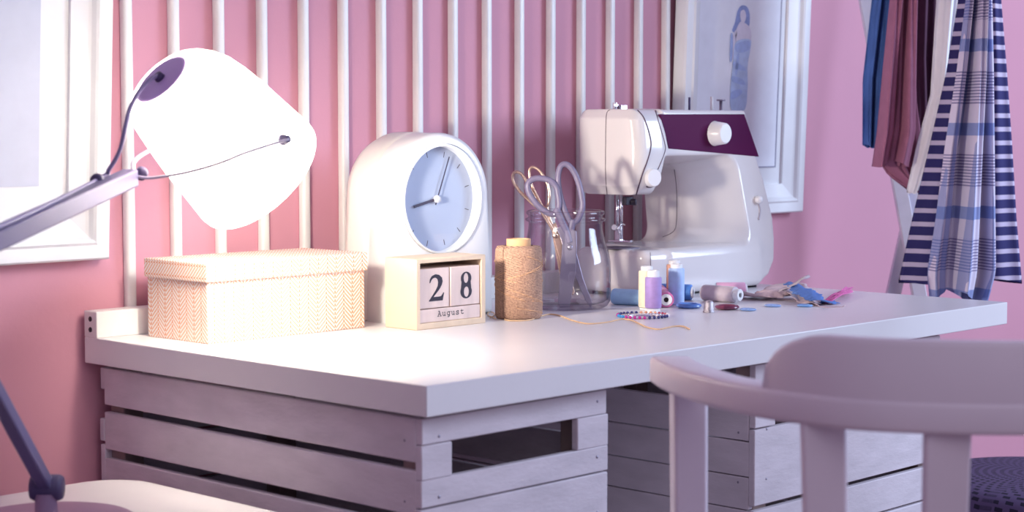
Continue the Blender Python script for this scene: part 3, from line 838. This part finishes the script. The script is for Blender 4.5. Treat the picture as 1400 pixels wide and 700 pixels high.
# ------------------------------------------------------------------ thread spools
def spool_mesh(R, h, cap_h, foot_h):
    """core (plastic) and winding profiles, axis Z, resting on z=0"""
    H = cap_h+h+foot_h
    core = [(0, 0), (R*.86, 0), (R*.86, foot_h*.75), (R*.70, foot_h), (R*.70, foot_h+h), (R*.74, foot_h+h), (R*.74, H-.0012), (R*.66, H), (R*.32, H), (R*.30, H-.004), (0, H-.004)]
    th = [(R*.70, foot_h), (R*.95, foot_h+.0006), (R, foot_h+.003), (R, foot_h+h-.003), (R*.95, foot_h+h-.0006), (R*.70, foot_h+h)]
    return core, th, H
def spool(label, col, loc, R=.0135, h=.051, cap_h=.011, foot_h=.007, rot=None, group='sewing thread spools on the table', hole=False):
    r = thing('thread_spool', label, 'thread spool', loc, group, rot)
    core, th, H = spool_mesh(R, h, cap_h, foot_h)
    off = 0 if rot is None else -H/2
    v, f = lathe_data(core, 32); obj('core', [(x, y, z+off) for x, y, z in v], f, M_core, r, world=False, sharp=40)
    v, f = lathe_data(th, 40)
    obj('thread', [(x, y, z+off) for x, y, z in v], f, thread_material('thread', col), r, world=False, sharp=50, uvs=[(math.atan2(y, x)*R, z) for x, y, z in v])
    v, f = lathe_data([(0, 0), (R*.30, 0), (R*.30, .0006), (0, .0006)], 16)
    obj('bore', [(x, y, z+off+H-.0038) for x, y, z in v], f, M_hole, r, world=False)
    return r
def tpos(px, py, dz=0.): p = Z(px, py); return (p[0], p[1], TZ+dz)
def lying(p0, p1):
    """euler that lays local +Z along p0 -> p1"""
    d = Vector(p1)-Vector(p0); d.z = 0
    return d.to_track_quat('Z', 'Y').to_euler()
spool('upright cream thread spool just behind the lilac one', srgb(246, 226, 196), tpos(884.0, 422.5), .0138, .062, .0075, .003)
spool('upright lilac thread spool in front of the cream one', srgb(164, 138, 200), tpos(893, 427.2), .0137, .0515, .0110, .0075)
spool('upright pale blue thread spool behind the large blue button', srgb(168, 194, 238), tpos(924.5, 417.6), .0138, .0625, .0070, .002)
spool('upright tan thread spool half hidden behind the pale blue one', srgb(222, 170, 146), tpos(921.5, 411.5), .0138, .0630, .0070, .002)
def lie(label, col, a, b, R, **k):
    pa, pb = Z(*a), Z(*b); c = (pa+pb)/2
    L = float(np.linalg.norm((pb-pa)[:2]))
    return spool(label, col, (c[0], c[1], TZ+R), R, L-.004, k.get('cap', .003), k.get('foot', .001), lying(pa, pb))
lie('sky blue thread spool lying on its side next to the jar', srgb(160, 202, 244), (838, 416), (886, 418.5), .0138)
lie('magenta thread spool lying with its hollow end towards the camera', srgb(198, 108, 160), (900, 408), (911, 421), .0135, cap=.001)
lie('deep blue thread spool lying behind the upright spools', srgb(72, 132, 212), (902, 409), (948, 410.5), .0140)
lie('pale grey thread spool lying with a white end cap, right of the thimble', srgb(196, 184, 192), (964, 411), (1010, 414.5), .0142, cap=.010)
lie('pink thread spool lying behind the pale grey one', srgb(226, 172, 202), (978, 405.5), (1021, 405.5), .0130)

# ------------------------------------------------------------------ buttons, thimble, pins
def button(label, px, py, R, h, col, group, tilt=0, cat='button'):
    p = tpos(px, py, .0004)
    r = thing('button', label, cat, p, group, (math.radians(tilt), 0, .5))
    prof = [(0, h*.55), (R*.62, h*.55), (R*.72, h*.95), (R*.86, h), (R*.97, h*.72), (R, h*.45), (R*.9, h*.1), (R*.7, 0), (0, 0)]
    v, f = lathe_data(prof, 40); obj('disc', v, f, mat('button_'+group.split()[0], col, .22, .06, 60, coat=.3), r, world=False, sharp=45)
    for sx_, sy_ in ((1, 1), (1, -1), (-1, 1), (-1, -1)):
        v, f = lathe_data([(0, h*.55+.0002), (R*.10, h*.55+.0002), (R*.10, h*.5), (0, h*.5)], 10)
        obj('hole', [(x+sx_*R*.2, y+sy_*R*.2, z) for x, y, z in v], f, M_hole, r, world=False)
    return r
button('largest blue button, beside the upright pale blue spool', 941.5, 420.8, .0222, .0075, srgb(92, 132, 204), 'loose buttons')
button('maroon button behind the thimble under the pale grey spool', 994, 422.8, .0205, .0070, srgb(120, 56, 84), 'loose buttons')
button('small light blue button nearest the thimble', 1022.5, 424.6, .0142, .0032, srgb(150, 186, 240), 'loose buttons')
button('small light blue button between the other two small ones', 1056.3, 419.2, .0145, .0032, srgb(150, 186, 240), 'loose buttons')
button('small light blue button at the edge of the fabric scraps', 1100.3, 419.2, .0137, .0034, srgb(130, 182, 240), 'loose buttons')
th = thing('thimble', 'small silver thimble standing in front of the maroon button', 'thimble', tpos(969, 427.2))
MB().lathe([(.0092, 0), (.0098, .0006), (.0098, .0022), (.0090, .0026), (.0082, .010), (.0074, .0165), (.0062, .0192), (.0030, .0200), (0, .0202)], 32, lambda p: Vector(th.location)+Vector(p)).build('thimble_cup', mat('dimpled_silver', (.50, .46, .50), .32, .1, 900, .5, 900, metal=.9), th)
pc = tpos(879, 433)
pw = thing('pin_wheel', 'flat round white pin wheel lying on the table ringed with coloured pins', 'pin wheel', pc)
v, f = lathe_data([(0, .0012), (.013, .0012), (.014, .0020), (.034, .0020), (.036, .0014), (.036, 0), (0, 0)], 48)
obj('wheel_disc', [Vector(p)+Vector(pc) for p in v], f, mat('translucent_white_plastic', (.80, .76, .82), .3), pw, sharp=50)
v, f = lathe_data([(.004, .0023), (.012, .0023), (.012, .0013), (.004, .0013)], 32); obj('centre_ring', [Vector(p)+Vector(pc) for p in v], f, M_cable, pw)
PINC = {'magenta': srgb(196, 40, 150), 'navy': srgb(40, 44, 110), 'tan': srgb(222, 160, 130), 'red': srgb(176, 40, 74), 'white': srgb(236, 228, 238), 'cyan': srgb(70, 160, 220)}
pm = {k: mat('pearl_'+k, c, .2, .02, coat=.3) for k, c in PINC.items()}
base_pin = {}
def pin_mesh(col):
    b = MB(); b.lathe([(0, -.0026), (.0015, -.0021), (.0024, -.0010), (.0026, 0), (.0024, .0010), (.0015, .0021), (0, .0026)], 12, along((.0405, 0, .0026), (1, 0, 0))); k = len(b.f)
    b.tube([(.039, 0, .0026), (.016, 0, .0026)], .0004, 6)
    me = obj('pearl_pin', b.v, b.f, None, mats=[pm[col], M_chrome], fmat=[0]*k+[1]*(len(b.f)-k), world=False)
    return me
rt_ang = math.atan2(RT[1], RT[0])
seq = ['white']*3+['red']*3+['tan']*4+['navy']*6+['magenta']*2+['cyan']*3+['magenta']*5+['navy']*6      # counter-clockwise from the right
for k, c in enumerate(seq):
    a = rt_ang + 2*PI*(k-1)/len(seq)
    if c not in base_pin: o = base_pin[c] = pin_mesh(c)
    else: o = base_pin[c].copy(); COL.objects.link(o)
    o.location = pc; o.rotation_euler = (0, 0, a)
    tag(o, 'pearl-headed pin with a %s head in the rim of the pin wheel' % {'cyan': 'light blue'}.get(c, c), 'pin', 'pearl pins in the pin wheel')

# ------------------------------------------------------------------ fabric scraps
def cloth_strip(name, label, cat, pts, half, m, zig=.0, wave=.0, nw=9, seed=1, thick=.0009):
    """strip along pts=(px,py,z); width across is horizontal"""
    C_ = smooth_path([Z(x, y, TZ+z) for x, y, z in pts], 12); v = []; f = []; rg = random.Random(seed)
    L = len(C_)
    for i, p in enumerate(C_):
        t = (C_[min(i+1, L-1)]-C_[max(i-1, 0)]); t.z = 0; t.normalize(); n_ = Vector((-t.y, t.x, 0))
        u = i/(L-1); hw_ = half(u) + (zig if i % 4 < 2 else -zig)
        for j in range(nw):
            s = 2*j/(nw-1)-1
            z = p.z + wave*math.sin(u*17+s*3.1+seed)*math.sin(u*7+s*2+seed)*(.3+abs(s))
            q = p+n_*hw_*s; v.append((q.x, q.y, max(TZ+.0006, z-abs(s)*.004)))
    for i in range(L-1):
        for j in range(nw-1): a = i*nw+j; f.append((a, a+1, a+nw+1, a+nw))
    o = obj(name, v, f, m); tag(o, label, cat)
    sd = o.modifiers.new('thickness', 'SOLIDIFY'); sd.thickness = thick; sd.offset = 1
    return o
M_beige = mat('beige_muslin', srgb(206, 184, 190), .9, .08, 40, .3, 600)
M_bluescrap = mat('blue_felt', srgb(88, 124, 190), .9, .08, 60, .3, 600)
cloth_strip('fabric_scrap', 'crumpled beige muslin scrap at the right of the table', 'fabric scrap', [(1024, 404, .003), (1040, 401, .010), (1056, 396, .016), (1074, 393, .017), (1090, 399, .013), (1108, 409, .006), (1126, 416, .002), (1144, 420, .001)], lambda u: .046-.030*u, M_beige, .0014, .010, 13, 3)
cloth_strip('fabric_scrap', 'blue pinked felt scrap lying over the beige muslin', 'fabric scrap', [(1080, 386, .028), (1090, 390, .028), (1103, 398, .022), (1116, 406, .014), (1128, 411, .008), (1140, 411, .005)], lambda u: .010+.010*math.sin(PI*min(1, u*1.1)), M_bluescrap, .0020, .003, 9, 5)
cloth_strip('ribbon_tail', 'thin grey ribbon end curling up behind the blue scrap', 'ribbon', [(1066, 396, .020), (1078, 391, .027), (1088, 386, .034), (1098, 379, .043), (1106, 376, .046)], lambda u: .006*(1-u*.5), mat('grey_ribbon', srgb(188, 176, 184), .8, .05), 0, .001, 5, 2)
b = MB(); rg = random.Random(5)
for k in range(22):
    o1 = rg.uniform(-4, 4); o2 = rg.uniform(-5, 5)
    b.tube(smooth_path([Z(1128+rg.uniform(-3, 3), 413+o1*.4, TZ+.002), Z(1140, 406+o1+rg.uniform(-1, 1), TZ+.006+rg.uniform(0, .003)), Z(1152, 399+o2*.7, TZ+.006+rg.uniform(0, .004)), Z(1160+rg.uniform(-3, 6), 396+o2*.8, TZ+.003+rg.uniform(0, .004))], 5), .0011, 5)
tag(b.build('thread_tassel', mat('pink_fringe', srgb(216, 110, 168), .85, .2, 120)), 'bright pink tangle of fringe threads at the end of the blue scrap', 'thread tassel')

# ------------------------------------------------------------------ desk lamp
DL = 2.34
ax_i = Vector(RT)*(.65) - Vector(UP)*(.76)
LAX = (ax_i*math.cos(math.radians(35)) + Vector(FW)*math.sin(math.radians(35))).normalized()
side = (Vector(RT)*.76 + Vector(UP)*.65).normalized()
cap_c = Vector(D(220, 108, DL-.045))
base_c = Vector((-.285, .372, .565))
lp = thing('desk_lamp', 'glowing white-shaded desk lamp on a grey jointed arm, at the left', 'lamp', base_c)
shift = side*.0072
def shade_T(p):
    u, w, a = frame_axes(LAX); s = min(1, max(0, p[2]/.05))
    return cap_c + u*p[0] + w*p[1] + a*p[2] + shift*s
prof = [(.0400, .0), (.0470, .0015), (.0560, .006), (.0640, .014), (.0715, .027), (.0775, .045), (.0825, .070), (.0868, .100), (.0900, .135), (.0935, .170), (.0950, .186), (.0942, .194), (.0905, .199),
        (.0885, .196), (.0895, .186), (.0880, .170), (.0845, .135), (.0800, .100), (.0740, .065), (.0670, .035), (.0560, .014), (.0400, .006)]
sh = MB().lathe(prof, 72, shade_T).build('lamp_shade', M_shade, lp)
MB().lathe([(0, -.001), (.034, -.001), (.0402, .0006), (.0402, .005), (0, .006)], 48, shade_T).build('shade_cap', M_cap, sh)
b = MB(); b.lathe([(0, -.008), (.006, -.008), (.007, -.001), (0, -.001)], 16, shade_T); b.build('cord_grommet', M_lamp_dk, sh)
MB().lathe([(0, .006), (.017, .006), (.018, .05), (0, .052)], 24, shade_T).build('bulb_socket', M_cap, sh)
bulb = MB().lathe([(0, .05), (.014, .05), (.019, .068), (.026, .085), (.029, .10), (.026, .116), (.016, .126), (0, .13)], 24, shade_T)
m, n, bb = nt('glowing_bulb'); setc(bb, 'Emission Color', (1, .9, .78, 1)); setc(bb, 'Emission Strength', 3.); setc(bb, 'Base Color', (1, 1, 1, 1))
bulb.build('bulb', m, sh)
# bracket pivots on the two flanks of the shade
pc_ = cap_c + LAX*.140
vis = (side*.62 - (Vector(FW)-LAX*Vector(FW).dot(LAX)).normalized()*.78).normalized()
k1 = pc_ + vis*.095 + shift; k2 = pc_ - vis*.095 + shift
for kk, s in ((k1, 1), (k2, -1)):
    MB().lathe([(0, 0), (.0075, 0), (.0075, .004), (.0052, .006), (.0052, .0115), (.0030, .013), (0, .013)], 20, along(kk-vis*s*.001, vis*s)).build('pivot_knob', M_lamp_dk, lp)
end = Vector(D(183, 241, DL))
elbow = Vector(D(-97, 368, 1.76))
j0 = base_c + Vector((.004, .004, .052))
a_dir = (end-elbow).normalized()
e1 = end+a_dir*.002; kk1 = k1+vis*.012
def on_shade(x, y, lift):
    d = Vector(ray(x, y)); o_ = Vector(CAM)
    for q_ in range(2000):
        p = o_+d*(1.9+q_*.0004); rel = p-cap_c; al = rel.dot(LAX); cen = cap_c+LAX*al+shift*min(1, max(0, al/.05))
        need = np.interp(al, [-.01, .0, .014, .045, .1, .17, .19], [0, .041, .065, .079, .088, .0945, .096])+lift
        if -.01 < al < .2 and (p-cen).length < need: return p
    return o_+d*DL
wire1 = smooth_path([e1, Vector(D(203, 243.5, DL-.03)), Vector(D(222, 241.5, DL-.052))]+[on_shade(x, y, .007) for x, y in ((258, 235), (300, 223), (338, 208))]+[kk1], 8)
wire2 = smooth_path([end+a_dir*.002, Vector(D(182, 230, DL+.02)), Vector(D(184, 220, DL+.05)), Vector(D(200, 208, DL+.09)), Vector(D(240, 190, DL+.15)), k2-vis*.012], 8)
b = MB(); b.tube(wire1, .0019, 8); b.tube(wire2, .0030, 8); b.build('bracket', M_cord, lp)
MB().tube([end-a_dir*.028, end-a_dir*.006, end-a_dir*.004, end+a_dir*.012], [.0085, .0085, .0055, .0055], 16).build('arm_joint', M_lamp, lp)
MB().lathe([(0, 0), (.0085, 0), (.0085, .008), (0, .008)], 16, along(Vector(D(192, 239, DL-.006)), (a_dir+Vector((0, 0, .3))))).build('tilt_screw', M_lamp_dk, lp)
def bar(name, p, q_, w, h, m):
    u, w_, a = frame_axes(q_-p)
    T = lambda s: p + u*s[0] + w_*s[1] + a*s[2]
    L = (q_-p).length
    o = MB().box(-h, h, -w, w, 0, L, T).build(name, m, lp, smooth=False); bevel(o, .003, 3); return o
bar('upper_arm', elbow, end-a_dir*.012, .0110, .0115, M_lamp)
bar('lower_arm', j0, elbow, .0085, .0085, M_lamp)
MB().lathe([(0, -.02), (.016, -.02), (.018, -.016), (.018, .016), (.016, .02), (0, .02)], 24, along(elbow, RT)).build('elbow_joint', M_lamp_dk, lp)
MB().lathe([(0, -.019), (.014, -.019), (.016, -.015), (.016, .015), (.014, .019), (0, .019)], 24, along(j0, RT)).build('base_joint', M_lamp_dk, lp)
MB().lathe([(.0, 0), (.110, 0), (.112, .004), (.110, .010), (.104, .014), (.03, .017), (.014, .020), (.013, .046), (0, .046)], 64, lambda p: base_c+Vector(p)).build('base', mat('mauve_lamp_base', srgb(150, 122, 152), .45, .03), lp)
clip = Vector(D(133, 246, DL-.10))
cord = smooth_path([elbow+Vector((0, 0, .024)), Vector(D(0, 309, 1.90)), clip, Vector(D(150, 230, DL-.08)), Vector(D(164, 205, DL-.09)), Vector(D(171, 175, DL-.10)), Vector(D(178, 148, DL-.09)), Vector(D(191, 124, DL-.075)), Vector(D(207, 108, DL-.060)), cap_c-LAX*.006], 8)
MB().tube(cord, .0028, 10).build('cord', M_cable, lp)
MB().lathe([(0, -.006), (.0075, -.006), (.0085, 0), (.0075, .006), (0, .006)], 14, along(clip, a_dir)).build('cord_clip', M_lamp_dk, lp)

# stool carrying the lamp
st = thing('stool', 'low white square stool carrying the lamp base, left of the crates', 'stool', (-.225, .385, 0))
sx0, sx1, sy0, sy1, r_ = -.435, -.018, .165, .605, .075
poly = []
for cx_, cy_, a0 in ((sx1-r_, sy1-r_, 0), (sx0+r_, sy1-r_, 90), (sx0+r_, sy0+r_, 180), (sx1-r_, sy0+r_, 270)):
    for k in range(10): a = math.radians(a0+10*k); poly.append((cx_+r_*math.cos(a), cy_+r_*math.sin(a), .535))
bevel(MB().prism(poly, (0, 0, .030)).build('seat', M_stool, st, smooth=False), .008, 4)
for x in (sx0+.06, sx1-.06):
    for y in (sy0+.06, sy1-.06):
        MB().tube([(x, y, 0), (x, y, .536)], [.013, .018], 16).build('leg', M_stool, st)
b = MB()
for y in (sy0+.06, sy1-.06): b.tube([(sx0+.06, y, .22), (sx1-.06, y, .22)], .009, 10)
b.build('stretcher', M_stool, st)

# ------------------------------------------------------------------ arm chair
CO = Vector((.250, -.545, 0)); az = math.radians(40)
cf = Vector((math.sin(az), math.cos(az), 0)); crt = Vector((math.cos(az), -math.sin(az), 0))
def cl_(a, b_, z): return CO + crt*a + cf*b_ + Vector((0, 0, z))
ch = thing('armchair', 'white wooden armchair with a bent arm rail, seen from behind at the right', 'chair', CO)
AZ = .772
half = [(-.258, .205), (-.262, .13), (-.256, .04), (-.238, -.05), (-.200, -.135), (-.130, -.205), (0, -.238)]
path = half+[(-a, b_) for a, b_ in half[-2::-1]]
cp = smooth_path([(a, b_, 0) for a, b_ in path], 8)
def sweep(pts, width, thick, z0f, name, m, r=.006):
    v = []; f = []; K = len(pts)
    for i, p in enumerate(pts):
        t = (pts[min(i+1, K-1)]-pts[max(0, i-1)]).normalized(); n_ = Vector((t.y, -t.x, 0))     # outward (right-hand of travel)
        u = i/(K-1); wd = width(u); zz = z0f(u); th_ = thick(u)
        ring_ = []
        for sx_, sz_, a0 in ((1, 1, 0), (-1, 1, 90), (-1, -1, 180), (1, -1, 270)):
            for q_ in range(4):
                a = math.radians(a0+30*q_)
                o_ = sx_*(wd/2-r)+r*math.cos(a); h_ = sz_*(th_/2-r)+r*math.sin(a)
                ring_.append(cl_(p.x+n_.x*o_, p.y+n_.y*o_, zz+h_))
        v += ring_
    n = 16
    for i in range(K-1):
        for j in range(n): f.append((i*n+j, i*n+(j+1) % n, (i+1)*n+(j+1) % n, (i+1)*n+j))
    f.append(tuple(range(n-1, -1, -1))); f.append(tuple(range((K-1)*n, K*n)))
    return obj(name, v, f, m, ch, sharp=50)
sweep(cp, lambda u: .050-.012*math.sin(PI*u), lambda u: .032, lambda u: AZ+.012*math.sin(PI*u), 'arm_rail', M_chair)
# crest board on top of the rail at the back
kk = [p for p in cp if p.y < -.10]
v = []; f = []; K = len(kk)
for i, p in enumerate(kk):
    t = (kk[min(i+1, K-1)]-kk[max(0, i-1)]).normalized(); n_ = Vector((t.y, -t.x, 0)); u = i/(K-1)
    e = min(u, 1-u)/.20; hgt = .022+.068*math.sqrt(max(0, 1-(1-min(1, e))**2))
    zb = AZ-.004
    for o_, z in ((.012, zb), (.013, zb+hgt-.006), (.009, zb+hgt-.001), (0, zb+hgt), (-.009, zb+hgt-.001), (-.013, zb+hgt-.006), (-.012, zb)):
        lean = (z-zb)*.16
        v.append(cl_(p.x+n_.x*(o_-0)+n_.x*lean, p.y+n_.y*(o_)+n_.y*lean, z))
n = 7
for i in range(K-1):
    for j in range(n): f.append((i*n+j, i*n+(j+1) % n, (i+1)*n+(j+1) % n, (i+1)*n+j))
f.append(tuple(range(n-1, -1, -1))); f.append(tuple(range((K-1)*n, K*n)))
obj('crest_board', v, f, M_chair, ch, sharp=50)
SZ = .45
def post(name, top, bot, w, t):
    a, c = cl_(*top), cl_(*bot); b = MB()
    pr = [(-w/2, -t/2), (w/2, -t/2), (w/2, t/2), (-w/2, t/2)]
    v = [c+crt*x*.9+cf*y*.9 for x, y in pr]+[a+crt*x+cf*y for x, y in pr]
    b.add(v, [(3, 2, 1, 0), (4, 5, 6, 7)]+[(i, (i+1) % 4, (i+1) % 4+4, i+4) for i in range(4)])
    return bevel(b.build(name, M_chair, ch, smooth=False), .005, 3)
for s in (-1, 1):
    post('leg', (s*.250, .145, AZ-.014), (s*.232, .190, 0), .040, .032)
    post('leg', (s*.170, -.150, SZ), (s*.200, -.235, 0), .038, .036)
for a, b_ in ((-.180, -.158), (-.078, -.222), (.026, -.234), (.130, -.205)):
    post('back_slat', (a, b_, AZ+.002), (a*.9, b_+.03, SZ-.01), .046, .014)
poly = []
for cx_, cy_, a0 in ((.19, .15, 0), (-.19, .15, 90), (-.15, -.13, 180), (.15, -.13, 270)):
    for k in range(7): a = math.radians(a0+15*k); poly.append(cl_(cx_+.05*math.cos(a), cy_+.05*math.sin(a), SZ-.03))
bevel(MB().prism(poly, (0, 0, .034)).build('seat', M_chair, ch, smooth=False), .008, 3)

# ------------------------------------------------------------------ clothes rack and clothes
RD = 3.86
def pxp(x, y, d): return Vector(D(x, y, d))
rk = thing('clothes_rack', 'white wooden clothes rack with crossed legs beyond the right end of the table', 'clothes rack', (pxp(1240, 400, RD).x, pxp(1240, 400, RD).y, 0))
def leg_line(x0, y0, x1, y1, d):
    p, q_ = pxp(x0, y0, d), pxp(x1, y1, d); dr = (q_-p)/(q_.z-p.z)
    return p+dr*(1.62-p.z), p+dr*(0.0-p.z)
def plank(name, a, c, w, t):
    d = (c-a).normalized(); fwv = Vector((FW[0], FW[1], 0)).normalized(); s = d.cross(fwv).normalized(); b = MB()
    pr = [(-w/2, -t/2), (w/2, -t/2), (w/2, t/2), (-w/2, t/2)]
    v = [a+s*x+fwv*y for x, y in pr]+[c+s*x+fwv*y for x, y in pr]
    b.add(v, [(3, 2, 1, 0), (4, 5, 6, 7)]+[(i, (i+1) % 4, (i+1) % 4+4, i+4) for i in range(4)])
    return bevel(b.build(name, M_rack, rk, smooth=False), .002, 2)
a1, c1 = leg_line(1184, 0, 1256, 400, RD); plank('leg', a1, c1, .030, .020)
a2, c2 = leg_line(1222, 398, 1253, 258, RD+.021); plank('leg', a2, c2, .030, .020)
rail_z = 1.56
ra = pxp(1222, 200, RD-.02); rb_ = pxp(1440, 200, 3.34); ra.z = rb_.z = rail_z; rb_ = ra+(rb_-ra)*2.1
shiftv = (rb_-ra).normalized()
MB().tube([ra-shiftv*.06, rb_+shiftv*.10], .012, 14).build('hanging_rail', M_rack, rk)
off2 = (rb_-ra)+shiftv*.08
plank('leg', a1+off2, c1+off2, .030, .020); plank('leg', a2+off2, c2+off2, .030, .020)
def bar2(p): q_ = p.copy(); return q_
for off in (Vector((0, 0, 0)), off2):
    t1 = a1+(c1-a1)*((1.62-rail_z)/1.62); t2 = a2+(c2-a2)*((1.62-rail_z)/1.62)
    MB().tube([t1+off, t2+off], .009, 10).build('cross_bar', M_rack, rk)

def garment(name, label, cat, rows, d, folds, amp, thick, m, phase=0., hem=.0, group=None, nu=40, uoff=0., seed=1):
    """hanging cloth: rows = (y_px, x_left_px, x_right_px) seen at depth d; closed shell with vertical folds, gathered on the rail at the top"""
    zs = []; rg = random.Random(seed)
    for y, xl, xr in rows:
        p = D((xl+xr)/2, y, d); zs.append((p[2], (xl-700)/F*d, (xr-700)/F*d))
    rgt = Vector(RT); fwv = Vector((FW[0], FW[1], 0)).normalized(); o = Vector((CAM[0], CAM[1], 0))
    zs = [(rail_z+.014, zs[0][1]*.6+zs[0][2]*.4, zs[0][1]*.4+zs[0][2]*.6)] + zs
    v = []; f = []; uv = []; nz = 60
    zt = [q_[0] for q_ in zs]
    def at(z):
        for (z0, l0, r0), (z1, l1, r1) in zip(zs, zs[1:]):
            if z <= z0 and z >= z1-1e-9:
                t = (z0-z)/(z0-z1); return l0+(l1-l0)*t, r0+(r1-r0)*t
        return zs[-1][1], zs[-1][2]
    z0, z1 = zt[0], zt[-1]
    for i in range(nz+1):
        tt_ = i/nz; zc = z0+(z1-z0)*tt_; l, r = at(zc); w_ = r-l; grow = min(1, .35+tt_)
        for side_ in (0, 1):
            for j in range(nu+1):
                u = j/nu if side_ == 0 else 1-j/nu
                prof_ = math.sin(PI*u)**.5
                fo = amp*grow*math.sin(2*PI*folds*u+phase+.8*tt_) + amp*.4*math.sin(2*PI*folds*2.3*u+1.3*phase-1.1*tt_)
                dep = (-thick*prof_*.5 + fo*prof_) if side_ == 0 else (thick*prof_*.5 + fo*prof_*.6)
                zz = zc + (hem*math.sin(u*7+seed+side_)*tt_**8)
                p = o + rgt*(l+w_*u) + fwv*(d*math.cos(PITCH)+dep)
                v.append((p.x, p.y, zz)); uv.append((l+w_*u*1.0+uoff+fo*.6, zz))
    n = 2*(nu+1)
    for i in range(nz):
        for j in range(n): f.append((i*n+j, i*n+(j+1) % n, (i+1)*n+(j+1) % n, (i+1)*n+j))
    f.append(tuple(range(n-1, -1, -1)))
    ob = obj(name, v, f, m, uvs=uv)
    if label: tag(ob, label, cat, group)
    return ob
G = 'garments on the clothes rack'
garment('denim_shirt', 'blue denim shirt at the left end of the clothes rack', 'shirt', [(-40, 1188, 1218), (0, 1187, 1216), (110, 1176, 1206), (200, 1177, 1202)], 3.78, 2.2, .012, .03, M_denim, .4, .004, G)
rs = garment('rose_skirt', 'dusty rose draped garment hanging second from the left of the rack', 'skirt', [(-40, 1213, 1250), (0, 1211, 1248), (80, 1204, 1248), (180, 1196, 1249), (224, 1190, 1240)], 3.66, 1.5, .034, .035, M_burg, 2.4, .006, G, seed=4)
hf = garment('hem_fold', None, None, [(140, 1215, 1250), (220, 1200, 1262), (238, 1212, 1266), (257, 1238, 1261)], 3.685, 1.5, .012, .02, M_burg, 1., .010, None, seed=6)
hf.parent = rs
garment('rose_fold_shade', 'added dark plum cloth standing in for fold shade between the dusty rose garment and the white shirt', 'skirt', [(-40, 1240, 1280), (0, 1238, 1279), (80, 1238, 1277), (150, 1240, 1281), (220, 1238, 1276), (236, 1242, 1270)], 3.72, 1.5, .010, .02, M_fold_shade, .7, .008, G, seed=8)  # added dark cloth in place of the deep shade beside the rose garment
garment('white_shirt', 'white cotton shirt hanging between the rose garment and the striped top', 'shirt', [(-40, 1276, 1312), (0, 1274, 1310), (130, 1268, 1298), (200, 1250, 1288), (262, 1238, 1260)], 3.655, 1.5, .008, .02, M_wshirt, .2, .004, G, seed=2)
garment('striped_top', 'navy and white striped top behind the plaid shirt', 'top', [(-40, 1306, 1360), (0, 1304, 1362), (100, 1289, 1372), (200, 1268, 1381), (300, 1246, 1389), (384, 1229, 1398)], 3.585, 2.0, .010, .035, M_stripe, .9, .006, G, seed=3)
garment('plaid_shirt', 'blue and white plaid shirt hanging in front of the striped top', 'shirt', [(-40, 1315, 1350), (0, 1314, 1350), (100, 1303, 1354), (200, 1289, 1357), (300, 1278, 1360), (370, 1268, 1362), (405, 1272, 1352)], 3.46, 2.0, .040, .030, M_plaid, 3.4, .012, G, uoff=.012, seed=5)

# ------------------------------------------------------------------ woven basket on the floor by the rack
bk = Vector((1.74, .10, 0))
bt_ = thing('woven_pouf', 'dark violet woven pouf on the floor behind the chair', 'pouf', bk)
prof = [(0, 0), (.18, 0), (.22, .01), (.250, .06), (.262, .14), (.260, .26), (.250, .34), (.225, .376), (.15, .384), (0, .386)]
prof = [tuple(p)[:2] for p in smooth_path([(r_q, z_q, 0) for r_q, z_q in prof], 4)]
arc = [0]
for p, q_ in zip(prof, prof[1:]): arc.append(arc[-1]+math.dist(p, q_))
prof = [(max(0, p[0]), p[1]) for p in prof]; prof[0] = (0, prof[0][1]); prof[-1] = (0, prof[-1][1])
v, f = lathe_data(prof, 64)
vs = [arc[0]]+[a_ for a_ in arc[1:-1] for _ in range(64)]+[arc[-1]]
obj('cover', [Vector(p)+bk for p in v], f, M_knit, bt_, uvs=[(math.atan2(p[1], p[0])*.26, w_) for p, w_ in zip(v, vs)] if len(vs) == len(v) else None)
v, f = lathe_data([(0, .385), (.018, .385), (.020, .389), (.012, .394), (0, .395)], 20); obj('centre_button', [Vector(p)+bk for p in v], f, M_lamp_dk, bt_)

# ------------------------------------------------------------------ light
def light(kind, name, loc, energy, col, **k):
    l = bpy.data.lights.new(name, kind); l.energy = energy; l.color = col
    for a, b_ in k.items(): setattr(l, a, b_)
    o = bpy.data.objects.new(name, l); COL.objects.link(o); o.location = loc; return o
def aim(o, tgt): o.rotation_euler = (Vector(tgt)-Vector(o.location)).to_track_quat('-Z', 'Y').to_euler()
light('POINT', 'lamp_bulb_light', cap_c+LAX*.158+shift, 8.2, (1., .90, .74), shadow_soft_size=.03)
rim = cap_c+LAX*.215+shift
k = light('SPOT', 'rim_fill_spot', rim, 20., (1., .90, .78), shadow_soft_size=.03, spot_size=math.radians(44), spot_blend=.8); aim(k, (1.15, .47, .93))  # added fill spot at the shade rim, brightens machine, jar and twine
k = light('AREA', 'window_daylight', (3.3, -2.1, 2.0), 138., (.62, .77, 1.), shape='RECTANGLE', size=1.6, size_y=1.8); aim(k, (.8, .3, .8))
k = light('AREA', 'room_bounce', (-1.4, -2.6, 2.5), 18., (1., .90, 1.), shape='SQUARE', size=2.0); aim(k, (.5, .5, .8))
wd = bpy.data.worlds.new('world'); SC.world = wd; wd.use_nodes = True
bg = wd.node_tree.nodes['Background']; bg.inputs[0].default_value = (.56, .47, .74, 1); bg.inputs[1].default_value = .36
SC.view_settings.view_transform = 'Standard'; SC.view_settings.look = 'None'; SC.view_settings.exposure = 0.; SC.view_settings.gamma = 1.
SC.cycles.use_denoising = True
SC.cycles.max_bounces = 12; SC.cycles.transparent_max_bounces = 24
SC.cycles.sample_clamp_indirect = 6.0
